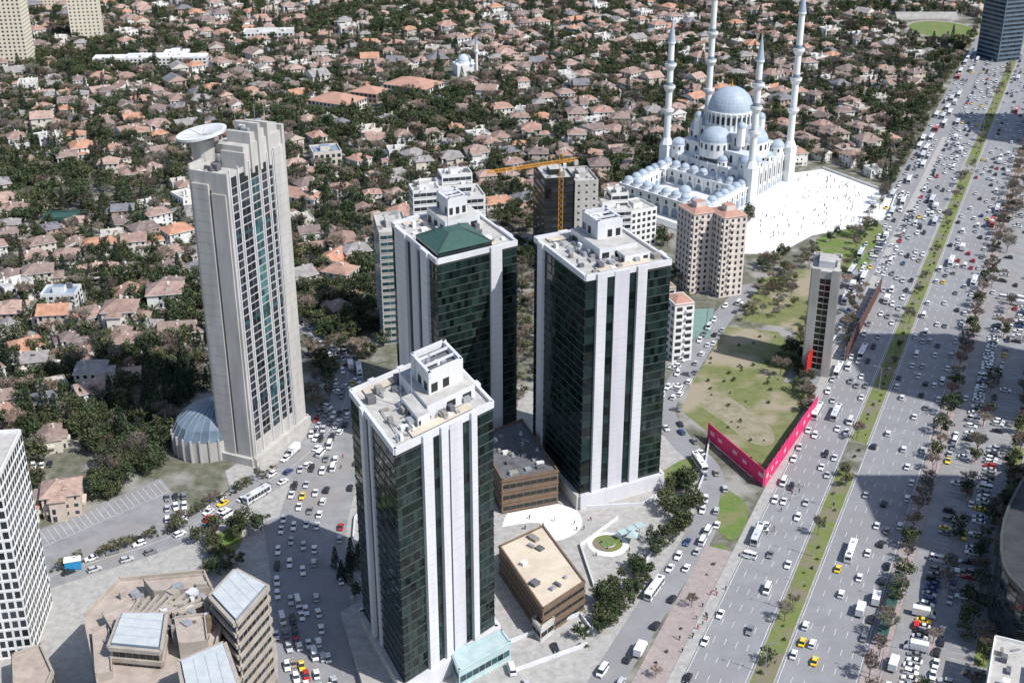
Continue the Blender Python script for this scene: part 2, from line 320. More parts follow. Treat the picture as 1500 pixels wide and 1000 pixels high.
# ------------------------------------------------------------------ striped glass towers
def striped_tower(name,P,h,fl,patR,patL,pent,green=None,base=0):
    mb=MB(); P=ccw(P); mb.prism(P,0,h,m_dark,m_roofg)
    pats=[patL,patR,patL,patR]
    for i in range(4):
        p,q=P[i],P[(i+1)%4]; l=math.hypot(q[0]-p[0],q[1]-p[1])
        for (a,b,t) in pats[i]:
            if t=='g':
                panes(mb,p,q,a,b,base+6,h-1.5,max(2,int((b-a)*l/1.5)),fl,.06,m_glass,zfr=.96,tilt=.02)
                for j in range(fl+1):
                    z=base+6+(h-1.5-base-6)*j/fl; slab(mb,p,q,a,b,z-.18,z+.1,.01,.22,m_mull)
            elif t in 'wl':
                o=1.1 if t=='w' else .6; mt=m_clad if t=='w' else m_lilac
                slab(mb,p,q,a,b,0,h+(1.1 if t=='w' else .6),-.4,o,mt)
                for j in range(1,fl+1):
                    z=base+6+(h-1.5-base-6)*j/fl; slab(mb,p,q,a-.001,b+.001,z-.06,z+.05,o-.1,o+.02,m_conc)
            elif t=='d':
                panes(mb,p,q,a,b,base+6,h-1.5,1,fl,.05,m_glass)
    for i in range(4): slab(mb,P[i],P[(i+1)%4],0,1,h-.9,h+1.0,-.6,.35+.01*i,m_clad)
    for i in range(4): slab(mb,P[i],P[(i+1)%4],-.02,1.02,0,5.5,0,1.7+.01*i,m_clad if i!=0 else m_conc)
    for (a0,a1,b0,b1,z0,z1,open_) in pent:
        s=sub(P,a0,a1,b0,b1); mb.prism(s,h+z0,h+z1,m_clad,m_roofg if not open_ else m_roofd)
        if open_:
            parapet(mb,s,h+z1,1.6,.9,m_clad)
            for u in(.33,.66): a,b=lerp2(s,u,0),lerp2(s,u,1); mb.beam((*a,h+z1+1.2),(*b,h+z1+1.2),.6,m_clad)
            rooftop(mb,s,h+z1,6,1.2,(.2,.8))
        for i in range(4):
            p,q=s[i],s[(i+1)%4]; n=3
            for k in range(n):
                if R_()<.6: slab(mb,p,q,(k+.2)/n,(k+.75)/n,h+z0+.4,h+z0+(z1-z0)*.6,0,.05,m_dark)
    rooftop(mb,P,h,80,2.2)
    for (a0,a1,b0,b1) in((.05,.15,.1,.9),(.85,.95,.2,.8)):
        s=sub(P,a0,a1,b0,b1); mb.prism(s,h,h+.5,m_roofd,m_tan)
    for k in range(8):
        a=lerp2(P,U_(.1,.9),U_(.1,.9)); b=lerp2(P,U_(.1,.9),U_(.1,.9)); mb.beam((*a,h+.6),(*b,h+.6),.25,m_metal)
    for k in range(3):
        a=lerp2(P,U_(.3,.6),U_(.3,.6)); mb.beam((*a,h),(*a,h+U_(9,13)),.16,m_metal)
    if green:
        s=sub(P,*green); c=lerp2(s,.5,.5); t=[(c[0]+(a[0]-c[0])*.3,c[1]+(a[1]-c[1])*.3) for a in s]
        mb.prism(s,h+.2,h+2.4,m_glass); mb.frus(s,h+2.4,t,h+6.2,m_copper)
        for i in range(4): mb.beam((*s[i],h+2.5),(*t[i],h+6.3),.35,m_mull)
    return mb.obj(name)
patR=[(0,.25,'g'),(.25,.345,'w'),(.345,.43,'d'),(.43,.50,'w'),(.50,.53,'d'),(.53,.66,'l'),(.66,.74,'d'),(.74,.80,'w'),(.80,1,'g')]
patL=[(0,.3,'g'),(.3,.37,'w'),(.37,.46,'d'),(.46,.51,'l'),(.51,1,'g')]
P1=para(G(513,575,79),G(578,662,79),G(722,592,79))
striped_tower('striped_glass_tower',P1,79,23,patR,patL,[(.2,.8,.42,.92,0,4,False),(.3,.68,.5,.86,4,9,True),(.5,.85,.3,.42,0,3,False)])
P2=para(G(783,350,86),G(858,408,86),G(983,384,86))
patR2=[(0,.12,'d'),(.12,.23,'w'),(.23,.33,'d'),(.33,.50,'l'),(.50,.59,'d'),(.59,.70,'w'),(.70,1,'g')]
patL2=[(0,.12,'g'),(.12,.22,'w'),(.22,1,'g')]
striped_tower('striped_glass_tower',P2,86,25,patR2,patL2,[(.15,.7,.35,.8,0,4,False),(.2,.5,.45,.75,4,9,True),(.6,.85,.55,.85,0,2.6,False)])
P3=para(G(574,328,80),G(640,384,80),G(757,356,80))
patR3=[(0,.65,'g'),(.65,.79,'w'),(.79,.82,'d'),(.82,1,'g')]
patL3=[(0,.12,'g'),(.12,.36,'w'),(.36,.46,'d'),(.46,.6,'l'),(.6,.7,'d'),(.7,.84,'w'),(.84,1,'g')]
striped_tower('striped_glass_tower',P3,80,24,patR3,patL3,[(.1,.5,.4,.85,0,5,False),(.15,.4,.5,.75,5,10,True)],green=(.5,.97,.03,.7))
# ------------------------------------------------------------------ concrete tower
def conc_tower():
    mb=MB(); N=(-95.,407.); Rr=(-81.,439.); d=(Rr[0]-N[0],Rr[1]-N[1]); l=math.hypot(*d); nv=(-d[1]/l,d[0]/l); W=15
    L=(N[0]+nv[0]*W,N[1]+nv[1]*W); P=ccw(para(L,N,Rr)); i0=P.index(L); P=P[i0:]+P[:i0]
    H=110
    mb.prism(P,0,H,m_conc,m_roofg)
    mb.prism(sub(P,.45,1,.3,1.),H,118,m_conc,m_roofg); mb.prism(sub(P,.5,.95,.42,.93),118,121,m_conc,m_roofg)
    for k,(u,z) in enumerate([(.28,116),(.4,122),(.54,124),(.7,123),(.95,120)]):
        mb.prism(sub(P,.42,1.05,u,u+.04),H-2-k*.1,z,m_conc)
    for side in((1,2),(3,0)):
        p,q=P[side[0]],P[side[1]]
        for (a,b) in((.05,.15),(.2,.34),(.38,.52),(.56,.66),(.69,.76)):
            panes(mb,p,q,a,b,9,106,2 if b-a>.06 else 1,33,.06,m_glassb if (.3<a<.5) else m_glassd,g=.03,zfr=.92)
            slab(mb,p,q,a,b,106,109.5,.02,.1,m_dark)
            for j in range(34):
                if j%11==5: slab(mb,p,q,a,b,9+j*2.94-.5,9+j*2.94+.5,.02,.2,m_glassb)
        for u in(.03,.17,.36,.54,.675,.765):
            slab(mb,p,q,u,u+.012,2,H+2.5,0,.5,m_clad)
        slab(mb,p,q,.785,.995,0,H+3,0,.6,m_conc)
        for j in range(1,30): slab(mb,p,q,.785,.995,j*3.8,j*3.8+.07,.5,.63,m_concd)
    for side in((0,1),(2,3)):
        p,q=P[side[0]],P[side[1]]
        slab(mb,p,q,.06,.5,0,H-3,0,.8,m_conc); slab(mb,p,q,.56,.94,0,H-6,0,.5,m_conc); slab(mb,p,q,.51,.55,4,H-5,.01,.06,m_glassd)
        for j in range(1,28): slab(mb,p,q,.06,.5,j*3.9,j*3.9+.06,.7,.83,m_concd)
    for i in range(4): slab(mb,P[i],P[(i+1)%4],-.03,1.03,0,3.2,0,1.9+.01*i,m_conc)
    parapet(mb,P,H,1.3,.4,m_conc); rooftop(mb,sub(P,.1,.9,0,.2),H,8); rooftop(mb,sub(P,.55,.9,.45,.9),121,14,2); rooftop(mb,sub(P,.05,.4,.3,.9),H,14,3)
    cx,cy=-106.5,426; n=32; rx=8.6
    def tilt(x,y,z): return (x,y,z+(x-cx)*.16+(y-cy)*.03)
    R1=[tilt(a,b,119.8) for a,b in mb.circ(cx,cy,rx,n)]; R2=[tilt(a,b,120.7) for a,b in mb.circ(cx,cy,rx,n)]; C0=tilt(cx,cy,118)
    for i in range(n):
        j=(i+1)%n; mb.face([R1[i],R1[j],R2[j],R2[i]],m_clad); mb.face([C0,R1[j],R1[i]],m_conc)
    I1=[tilt(a,b,120.7) for a,b in mb.circ(cx,cy,rx*.88,n)]; C1=tilt(cx,cy,119.4)
    for i in range(n):
        j=(i+1)%n; mb.face([R2[i],R2[j],I1[j],I1[i]],m_white); mb.face([I1[i],I1[j],C1],m_clad)
    for i in range(0,n,4): mb.beam((C1[0],C1[1],C1[2]+.1),(I1[i][0],I1[i][1],I1[i][2]),.22,m_conc)
    mb.cyl(cx,cy,106,118.4,3.4,4.2,16,m_conc); mb.prism(sub(P,-.1,.35,.45,1.0),100,116,m_conc,m_roofg)
    for k in range(4): mb.beam((-95+k*3,428+k*2,120),(-95+k*3,428+k*2,125+U_(1,4)),.15,m_metal)
    mb.obj('concrete_office_tower')
conc_tower()
def annex():
    mb=MB(); cx,cy=G(300,668); n=24
    mb.cyl(cx,cy+8,0,8,13,13,n,m_conc,cap=False)
    rings=[(13,8,0,0),(11.5,12,.6,.4),(8.5,15.5,1.6,1.2),(4,18,3,2),(.1,18.6,3.4,2.4)]
    for (r0,z0,a0,b0),(r1,z1,a1,b1) in zip(rings,rings[1:]):
        A=mb.circ(cx+a0,cy+8+b0,r0,n); B=mb.circ(cx+a1,cy+8+b1,r1,n)
        for i in range(n):
            j=(i+1)%n; mb.face([(*A[i],z0),(*A[j],z0),(*B[j],z1),(*B[i],z1)],m_slg); mb.beam((*A[i],z0+.05),(*B[i],z1+.05),.25,m_metal)
    for p in mb.circ(cx,cy+8,13.2,n): mb.beam((p[0],p[1],0),(p[0],p[1],9),.6,m_conc)
    mb.obj('round_annex')
annex()
# ------------------------------------------------------------------ podium buildings
def flatblock(name,px,z,wall,roof,bandmat=None,nb=3,para_h=.9,rn=0):
    P=ccw(GP(px,z)); mb=MB(); mb.prism(P,0,z,wall,roof)
    for i in range(len(P)):
        p,q=P[i],P[(i+1)%len(P)]; l=math.hypot(q[0]-p[0],q[1]-p[1])
        for k in range(nb): panes(mb,p,q,.02,.98,z*(k+.25)/nb,z*(k+.62)/nb,max(2,int(l/2.4)),1,.06,bandmat or m_glassd)
        for k in range(nb+1): slab(mb,p,q,0,1,max(0,z*k/nb-.25),z*k/nb+.1,0,.3+.01*i,wall)
    parapet(mb,P,z,para_h,.5,wall)
    if rn and len(P)==4: rooftop(mb,P,z,rn,1.2)
    return mb.obj(name)
flatblock('podium_hall',[(731,800),(796,770),(857,852),(795,893)],10,m_brown,m_tan,m_dark,3,.5,9)
flatblock('podium_wing',[(700,640),(765,615),(818,690),(735,705)],13,m_brown,m_roofd,m_dark,3,.7,22)
flatblock('glass_canopy_hall',[(662,955),(735,922),(748,940),(672,982)],6,m_pale,m_pale,m_glassb,1,.3)
flatblock('gate_house',[(780,905),(800,890),(812,905),(792,920)],5,m_conc,m_brown,m_dark,1,.3)
pw=MB(); pw.flat(smooth(GP([(735,772),(750,745),(800,736),(845,748),(850,775),(812,792),(790,766),(735,772)]),4),.1,m_plaza)
c=G(890,797)
for i,(r,h,m) in enumerate([(7,.35,m_plaza),(5.2,.5,m_grass),(2.6,.8,m_leafl)]): pw.cyl(c[0],c[1],0,h,r,r*.97,24,m_plaza,m)
pw.obj('plaza_planter')
pv=MB(); c=G(925,790)
for k in range(3): pv.box(c[0]+k*3-3,c[1]+k*2,3,3,3,.25,m_pale,.5); pv.beam((c[0]+k*3-3,c[1]+k*2,0),(c[0]+k*3-3,c[1]+k*2,3),.2,m_metal)
pv.frus(pv.circ(c[0],c[1]-2,2.6,4,.5),3.26,pv.circ(c[0],c[1]-2,.1,4,.5),5,m_pale); pv.obj('glass_pavilion')
tw=MB()
for pl in([(1040,640),(1030,700),(1005,760)],[(860,930),(930,850),(985,760)],[(700,960),(850,900),(870,930)],[(560,700),(520,760),(515,820)],[(820,700),(850,745),(940,740),(1000,705)],[(905,760),(850,800),(870,860)],[(750,985),(860,945)]):
    q=GP(pl)
    for i in range(len(q)-1): slab(tw,q[i],q[i+1],0,1,0,1.2,-.25,.25,m_clad)
tw.obj('retaining_wall')
es=MB()
for k in range(7):
    P=GP([(500+k*3,905+k*3),(545+k*3,880),(600,1010),(540,1040)]); es.prism(ccw(P),0,2.4-.3*k if k<7 else .2,m_conc,m_pave)
es.obj('entrance_steps')
# ------------------------------------------------------------------ lower left complex
def terr():
    mb=MB()
    def bl(px,z):
        P=ccw(GP(px,z)); mb.prism(P,0,z-1,m_terr,m_roofg)
        for i in range(4):
            p,q=P[i],P[(i+1)%4]
            for j in range(int(z/3.6)):
                zz=z-1-3.6*(j+1)
                if zz<0: break
                panes(mb,p,q,.04,.96,zz+1.2,zz+2.9,7,1,.04,m_glassd); slab(mb,p,q,-.005,1.005,zz-.1,zz+1.1,0,.55+.01*i,m_terr)
        for i in range(4): slab(mb,P[i],P[(i+1)%4],0,1,z-1.2,z,-.3,.7+.01*i,m_terr)
        c=lerp2(P,.5,.5); A=[(c[0]+(a[0]-c[0])*.92,c[1]+(a[1]-c[1])*.92) for a in P]
        mb.prism(A,z-1,z+.6,m_slate,m_pale2)
        for u in(.25,.5,.75): a,b=lerp2(A,u,0),lerp2(A,u,1); mb.beam((*a,z+.62),(*b,z+.62),.08,m_metal)
    bl([(160,945),(178,898),(243,898),(235,952)],30); bl([(308,872),(345,833),(392,858),(345,912)],32); bl([(262,968),(328,940),(352,1010),(275,1030)],34)
    P=ccw(GP([(122,905),(175,850),(300,838),(330,905),(300,1010),(150,1040)],24)); mb.prism(P,0,24,m_terr,m_tan2); parapet(mb,P,24,1.2,.5,m_terr)
    for i in range(len(P)):
        p,q=P[i],P[(i+1)%len(P)]
        for j in range(6): panes(mb,p,q,.03,.97,j*4+1.4,j*4+3.2,8,1,.04,m_glassd)
    for (pl,z) in(([(150,900),(200,880),(215,905),(165,925)],27),([(210,850),(300,842),(310,862),(225,868)],27.5),([(135,925),(160,915),(165,985),(140,990)],26),([(255,905),(300,900),(305,940),(262,945)],28.5)):
        Q=ccw(GP(pl,z)); mb.prism(Q,24,z,m_terr,m_tan2); parapet(mb,Q,z,.7,.3,m_terr)
    for k in range(9):
        a=G(205+k*13,872+abs(k-4)*2,28); b=G(192+k*9,900,28); mb.beam((*a,28.5),(*b,28.5),.8,m_terr); mb.beam((*a,24),(*a,29),.8,m_terr); mb.beam((*b,24),(*b,29),.8,m_terr)
    for k in range(54):
        a=G(U_(240,305),U_(865,935),26); mb.box(a[0],a[1],24,U_(.8,3),U_(.8,3),U_(.8,5.5),random.choice([m_metal,m_brown,m_clad,m_concd,m_terr]),U_(0,1))
    for k in range(34):
        a=G(U_(150,300),U_(860,960),26); mb.box(a[0],a[1],24,U_(.8,2.4),U_(.8,2),U_(.8,2.6),random.choice([m_metal,m_brown,m_clad,m_concd,m_terr]),U_(0,1))
    a=G(290,855,24); mb.cyl(a[0],a[1],24,26,.8,1.3,14,m_red)
    mb.obj('terraced_office_building')
terr()
c=(-139.5,298.)
pg=[c,(c[0]-3,c[1]+26),(c[0]-36,c[1]+22),(c[0]-33,c[1]-6)]
block('white_grid_tower',pg,60,18,m_white,m_glassd,bay=2.2,wr=.7,hr=.66)
flatblock('low_annex',[(18,960),(60,945),(78,985),(60,1030),(20,1010)],7,m_terr,m_tan2,None,2)
# ------------------------------------------------------------------ mid buildings
def qblock(name,cx,cy,w,d,rot,h,fl,wall,**k):
    x,y=(cx,cy); c,s=math.cos(rot),math.sin(rot)
    P=[(x+a*c-b*s,y+a*s+b*c) for a,b in((-w/2,-d/2),(w/2,-d/2),(w/2,d/2),(-w/2,d/2))]
    return block(name,P,h,fl,wall,**k)
def at(px,py): return G(px,py)
x,y=at(1040,432); 
A=MB()
for dx,dy in((-7,3),(6.5,-2)):
    P=[(x+dx+a*.93-b*.37,y+dy+8+a*.37+b*.93) for a,b in((-6.2,-8),(6.2,-8),(6.2,8),(-6.2,8))]
    block('x',P,40,13,m_pinkwall,bay=3,wr=.42,balc=True,top=.5,hip=2,hipm=m_orroof,mb=A)
    Q=sub(ccw(P),.3,.7,.3,.6); A.prism(Q,40,44.5,m_pinkwall,m_orroof)
A.obj('apartment_block')
x,y=at(990,520); qblock('apartment_block',x,y,9,12,.3,26,8,m_white,balc=True,hip=1.5,hipm=m_orroof)
x,y=at(690,400); B_=MB()
for (dx,dy,w_,d_,h_) in((-12,36,34,20,30),(-14,38,26,15,35),(-9,40,16,11,40),(-24,24,14,12,37)):
    cc,ss=math.cos(.25),math.sin(.25); P=[(x+dx+a*cc-b*ss,y+dy+a*ss+b*cc) for a,b in((-w_/2,-d_/2),(w_/2,-d_/2),(w_/2,d_/2),(-w_/2,d_/2))]
    block('x',P,h_,int(h_/3.6),m_white,bands=True,roofn=12,mb=B_)
B_.obj('stepped_office_block')
x,y=at(570,500); qblock('balcony_tower',x+2,y+10,13,26,.2,52,17,m_conc,glass=m_glassb,bands=True,balc=True,roofn=10)
x,y=at(835,405); qblock('dark_office_block',x-8,y+30,15,26,.2,45,12,m_dark,glass=m_glassd,bands=True)
qblock('tan_office_block',x+6,y+31,12,24,.2,43,12,m_conc,hr=.3,wr=.3)
qblock('white_modern_block',x+20,y+28,20,20,.2,28,8,m_white,bands=True,roofn=12)
qblock('white_modern_block',x+25,y+32,9,10,.2,34,9,m_white,bands=True,roofn=4)
qblock('white_modern_block',x+36,y+50,16,18,.5,20,6,m_white)
x,y=at(870,470); qblock('low_office_block',x+30,y+10,12,14,.3,14,4,m_wall,hip=1.5)
x,y=at(1196,548)
P=ccw([(x-6,y+1),(x+4,y-3),(x+9,y+16),(x-1,y+19)])
mb=MB(); mb.prism(P,0,47,m_conc,m_roofg)
for i in range(4):
    p,q=P[i],P[(i+1)%4]; a0,a1=(.12,.88) if i%2 else (.3,.72)
    panes(mb,p,q,a0,a1,3,44,4 if i%2 else 2,15,.06,m_glass)
    for j in range(16): slab(mb,p,q,a0,a1,3+j*41/15-.2,3+j*41/15+.2,.01,.15,m_mull if i%2 else m_conc)
    slab(mb,p,q,-.01,a0,0,48,0,.6,m_conc); slab(mb,p,q,a1,.99,0,48,0,.58,m_conc)
mb.prism(sub(P,.2,.8,.2,.7),47,50,m_clad,m_roofg); rooftop(mb,P,47,12); mb.obj('slim_office_tower')
mb=MB(); a=G(1178,560);b=G(1186,548); slab(mb,a,b,0,1,4,12,0,.4,m_red); mb.beam((*a,0),(*a,4),.4,m_metal); mb.beam((*b,0),(*b,4),.4,m_metal); mb.obj('red_billboard')
def hoard(name,px,h,mt,pr=None):
    q=GP(px); mb=MB()
    for i in range(len(q)-1):
        l=math.hypot(q[i+1][0]-q[i][0],q[i+1][1]-q[i][1]); n=max(1,int(l/5))
        for k in range(n):
            slab(mb,q[i],q[i+1],k/n+.002,(k+1)/n-.002,.3,h+U_(-.1,.1),-.12,.12,mt)
            pp=fp(q[i],q[i+1],k/n,-.4); mb.beam((*pp,0),(*pp,h),.2,m_metal)
            if pr and R_()<.5:
                a0=U_(.1,.4); slab(mb,q[i],q[i+1],(k+a0)/n,(k+a0+.5)/n,h*U_(.4,.5),h*U_(.55,.7),.12,.16,pr)
                if R_()<.5: slab(mb,q[i],q[i+1],(k+.2)/n,(k+.4)/n,h*.15,h*.25,.12,.16,pr)
    return mb.obj(name)
hoard('pink_site_hoarding',[(1036,642),(1119,714)],7,m_pink,m_pinkw); hoard('pink_site_hoarding',[(1119,714),(1196,602)],7,m_pink,m_pinkw)
hoard('brown_site_hoarding',[(1238,530),(1290,425)],7,m_rust)
def crane():
    mb=MB(); x,y=24.,597.; H=58
    def latt(a,b,w,n):
        a=Vector(a);b=Vector(b);d=(b-a).normalized(); u=d.cross(Vector((0,0,1)))
        if u.length<.1: u=Vector((1,0,0))
        u.normalize(); v=d.cross(u)
        C=[u*sx*w/2+v*sy*w/2 for sx,sy in((-1,-1),(1,-1),(1,1),(-1,1))]
        for c in C: mb.beam(a+c,b+c,.2,m_orange)
        for i in range(n):
            for k in range(4):
                mb.beam(a+(b-a)*(i/n)+C[k],a+(b-a)*((i+1)/n)+C[(k+1)%4],.12,m_orange)
    latt((x,y,0),(x,y,H+4),2.0,22)
    dx,dy=-.95,-.3
    latt((x,y,H),(x+dx*38,y+dy*38,H-2),1.2,22); latt((x,y,H),(x-dx*8,y-dy*8,H+.5),1.2,4)
    mb.box(x-dx*7.5,y-dy*7.5,H-2.5,2,1.6,2.4,m_conc,.3); mb.box(x+1.6,y-1.2,H-3,1.6,1.6,2.2,m_white)
    mb.beam((x,y,H+4),(x+dx*26,y+dy*26,H),.1,m_metal); mb.beam((x,y,H+4),(x-dx*7,y-dy*7,H+1),.1,m_metal)
    mb.obj('tower_crane')
crane()
# ------------------------------------------------------------------ mosque
def mosque():
    mb=MB(); C=(129.5,742.);A=(21.5,-24.);B=(15.,21.)
    def mp(a,b): return (C[0]+a*A[0]+b*B[0],C[1]+a*A[1]+b*B[1])
    def quad(a0,a1,b0,b1): return ccw([mp(a0,b0),mp(a1,b0),mp(a1,b1),mp(a0,b1)])
    def walls(P,z0,z1,n,aw,az,ah,mt=m_win):
        for i in range(4):
            p,q=P[i],P[(i+1)%4]; 
            for k in range(n): arch(mb,p,q,(k+.5)/n,aw,az,ah,.05,mt)
            slab(mb,p,q,0,1,z1-.6,z1+.3,0,.5+.01*i,m_white)
    P=quad(-.95,.95,-.95,.95); mb.prism(P,0,19,m_white,m_lead2); walls(P,0,19,8,3.2,9,7); 
    for i in range(4):
        for k in range(8): arch(mb,P[i],P[(i+1)%4],(k+.5)/8,4,1,6,.05,m_slate)
        for k in range(9): slab(mb,P[i],P[(i+1)%4],max(0,k/8-.008),min(1,k/8+.008),0,20,0,1.1,m_white)
    P=quad(-.72,.72,-.72,.72); mb.prism(P,19,27,m_white,m_lead2); walls(P,19,27,7,2,20.5,4.5)
    P=quad(-.5,.5,-.5,.5); mb.prism(P,27,36,m_white,m_lead2); walls(P,27,36,5,2,29,5)
    for a,b in((0,-.62),(0,.62),(-.55,0),(.55,0)):
        x,y=mp(a,b); mb.cyl(x,y,22,31,9.6,9.6,24,m_white); mb.dome(x,y,31,9.4,m_lead,24,7,.85)
        for k in range(16):
            t=2*math.pi*k/16; mb.box(x+9.6*math.cos(t),y+9.6*math.sin(t),27,.4,1.3,3,m_win,t)
        mb.cyl(x,y,39,40.5,.3,.05,6,m_orange)
    for a in(-.8,-.27,.27,.8):
        for b in(-.8,-.27,.27,.8):
            if abs(a)<.5 and abs(b)<.5: continue
            r=4.6 if abs(a)==abs(b) else 3.4; x,y=mp(a,b); z=24 if abs(a)==abs(b) else 21.5
            mb.cyl(x,y,17,z,r,r,14,m_white); mb.dome(x,y,z,r*.97,m_lead,16,5)
            for k in range(8):
                t=2*math.pi*k/8; mb.box(x+r*math.cos(t),y+r*math.sin(t),z-2.4,.2,.9,1.7,m_win,t)
    for a in(-.5,.5):
        for b in(-.5,.5):
            x,y=mp(a,b); mb.cyl(x,y,30,41,2.6,2.6,8,m_white,smooth=False); mb.dome(x,y,41,2.7,m_lead,12,5,1.2)
    x,y=C; mb.cyl(x,y,34,45.5,14.0,13.6,32,m_white); mb.cyl(x,y,45.5,46.3,14.3,14.3,32,m_white); mb.dome(x,y,46.3,13.2,m_lead,32,10,1.0)
    for k in range(28):
        t=2*math.pi*k/28; mb.box(x+13.9*math.cos(t),y+13.9*math.sin(t),39.5,.3,1.5,4.5,m_win,t); t+=math.pi/28; mb.box(x+14.0*math.cos(t),y+14.0*math.sin(t),36,1.2,.8,9.6,m_white,t)
    mb.cyl(x,y,59,61,.8,.4,8,m_orange); mb.cyl(x,y,61,64,.4,.05,8,m_orange)
    b0,b1=-3.05,-1.0
    for (a0,a1,c0,c1) in((-1,1,b0,b0+.34),(-1,-.76,b0+.35,b1),(.76,1,b0+.35,b1),(-.75,.75,b1-.36,b1)):
        P=quad(a0,a1,c0,c1); mb.prism(P,0,13,m_white,m_lead2)
        for i in range(4):
            p,q=P[i],P[(i+1)%4]; l=math.hypot(q[0]-p[0],q[1]-p[1]); n=max(1,int(l/6.2))
            for k in range(n):
                arch(mb,p,q,(k+.5)/n,4.4,.5,8,.05,m_slate); slab(mb,p,q,max(0,k/n-.01),k/n+.01,0,13.4,0,.6,m_white); arch(mb,p,q,(k+.5)/n,1.6,9.3,2.4,.05,m_win)
            slab(mb,p,q,0,1,12.4,13.5,0,.7+.01*i,m_white)
        na=max(1,round((a1-a0)*32/7)); nb=max(1,round((c1-c0)*26/7))
        for i in range(na):
            for j in range(nb):
                x,y=mp(a0+(a1-a0)*(i+.5)/na,c0+(c1-c0)*(j+.5)/nb); mb.cyl(x,y,13,14.6,3,3,12,m_white); mb.dome(x,y,14.6,2.9,m_lead,14,4)
    mb.flat(quad(-.76,.76,b0+.34,b1-.36),5,m_plaza)
    x,y=mp(0,-2); mb.cyl(x,y,5,9,3.5,3.5,8,m_white,smooth=False); mb.dome(x,y,9,3.8,m_lead,16,5)
    for k in range(5): mb.prism(quad(-1.12-.03*k,1.25+.03*k,-3.3-.02*k,1.1),0,3-.6*k,m_white,m_plaza)
    for a,b in((-1,-1),(1,-1),(1,1),(-1,1)):
        E=4 if b<0 else 22
        x,y=mp(a,b); mb.box(x,y,0,6,6,24,m_white,-.8); mb.frus(mb.circ(x,y,4,8),24,mb.circ(x,y,2.2,8),28,m_white)
        mb.cyl(x,y,28,80+E,2.1,1.75,16,m_white)
        for z in((44,58,71) if b<0 else (46,64,81)): 
            mb.cyl(x,y,z-2.6,z,2.0,3.5,16,m_white); mb.cyl(x,y,z,z+1.3,3.5,3.5,16,m_white,top=m_roofg); mb.cyl(x,y,z+1.3,z+3.3,1.98,1.98,12,m_slate)
        mb.cyl(x,y,80+E,81+E,2.4,2.4,16,m_white); mb.cyl(x,y,81+E,95+E,2.2,.15,16,m_lead); mb.cyl(x,y,95+E,98+E,.25,.05,6,m_orange)
    mb.obj('mosque')
mosque()
mp_=MB(); mp_.flat(GP([(1060,372),(1098,318),(1150,255),(1205,248),(1312,288),(1300,318),(1270,330),(1190,345),(1140,372)]),.09,m_plaza)
mp_.obj('mosque_plaza_pavement')
bw=MB(); q=GP([(1205,247),(1312,287),(1300,318),(1270,331)])
for i in range(3): slab(bw,q[i],q[i+1],0,1,0,1.4,-.2,.2,m_white)
bw.obj('plaza_boundary_wall')
# ------------------------------------------------------------------ distant landmarks
x,y=at(125,62); qblock('beige_apartment_tower',x,y+10,26,22,.2,50,16,m_beige,bay=3.4,wr=.4,hr=.4)
x,y=at(20,98); qblock('beige_apartment_tower',x,y+8,26,24,.1,62,20,m_beige,bay=3.4,wr=.45,hr=.45)
x,y=at(50,20); qblock('beige_apartment_tower',x+5,y+20,26,24,.1,40,14,m_beige,bay=3.4,wr=.4,hr=.4)
x,y=at(1465,90); qblock('dark_glass_tower',x+2,y+12,24,26,.4,60,17,m_slg,glass=m_glassd,bands=True)
x,y=at(220,100); qblock('long_white_school',x,y+6,92,14,.08,8,3,m_white,roof=m_plaza,roofn=14)
qblock('long_white_school',x+18,y+20,20,14,.08,9,3,m_white,roof=m_plaza,roofn=4)
x,y=at(395,62); qblock('long_white_school',x,y,44,18,.1,10,3,m_white,roof=m_roofg)
x,y=at(500,165); qblock('shed_hall',x-4,y+12,34,26,-.5,7,2,m_wall,hip=4,hipm=m_orroof,top=.2)
x,y=at(605,140); qblock('shed_hall',x,y+10,38,26,-.5,7,2,m_wall,hip=4,hipm=m_orroof,top=.2)
x,y=at(540,150); qblock('shed_hall',x,y+8,22,18,-.4,7,2,m_wall,hip=3,hipm=m_orroof,top=.2)
x,y=at(475,242); qblock('blue_roof_hall',x,y+8,18,18,.3,8,2,m_wall,roof=m_slate,roofn=3)
x,y=at(88,455); qblock('blue_roof_house',x,y+5,16,12,.05,8,3,m_white,roof=m_slate,roofn=3)
x,y=at(88,332); qblock('green_roof_hall',x,y+4,18,12,.1,5,1,m_copper,roof=m_copper,roofn=0)
mb=MB(); x,y=at(680,112); mb.box(x,y+8,0,16,16,9,m_white,.3); mb.cyl(x,y+8,9,11,6,6,16,m_white); mb.dome(x,y+8,11,5.8,m_lead2,18,6)
for k in range(4): mb.dome(x+6*(-1)**k,y+8+6*(1 if k<2 else -1),9,1.8,m_lead2,10,4)
mb.cyl(x+10,y+2,0,26,1.1,.9,10,m_white); mb.cyl(x+10,y+2,19,20.5,1.8,1.8,10,m_white); mb.cyl(x+10,y+2,26,32,1.1,.05,10,m_lead); mb.obj('small_mosque')
mb=MB(); x,y=at(1382,44)
pl=[(x+34*math.cos(t)*1.0,y+46*math.sin(t)) for t in [2*math.pi*k/36 for k in range(36)]]
mb.flat(pl,.12,m_pavep); mb.flat([(x+(a-x)*.9,y+(b-y)*.9) for a,b in pl],.14,m_lawn)
for k in range(6): mb.box(x,y+50+k*1.6,0,60,1.6,1.2+k*.9,m_conc)
mb.obj('sports_field')
mb=MB(); x,y=at(108,832); mb.box(x,y,.3,5,3,3.2,m_blue,.3); mb.beam((x-2,y-1,0),(x-2,y-1,.3),.4,m_metal); mb.beam((x+2,y+1,0),(x+2,y+1,.3),.4,m_metal); mb.box(x,y,3.5,5.4,3.4,.2,m_white,.3); mb.obj('blue_kiosk')
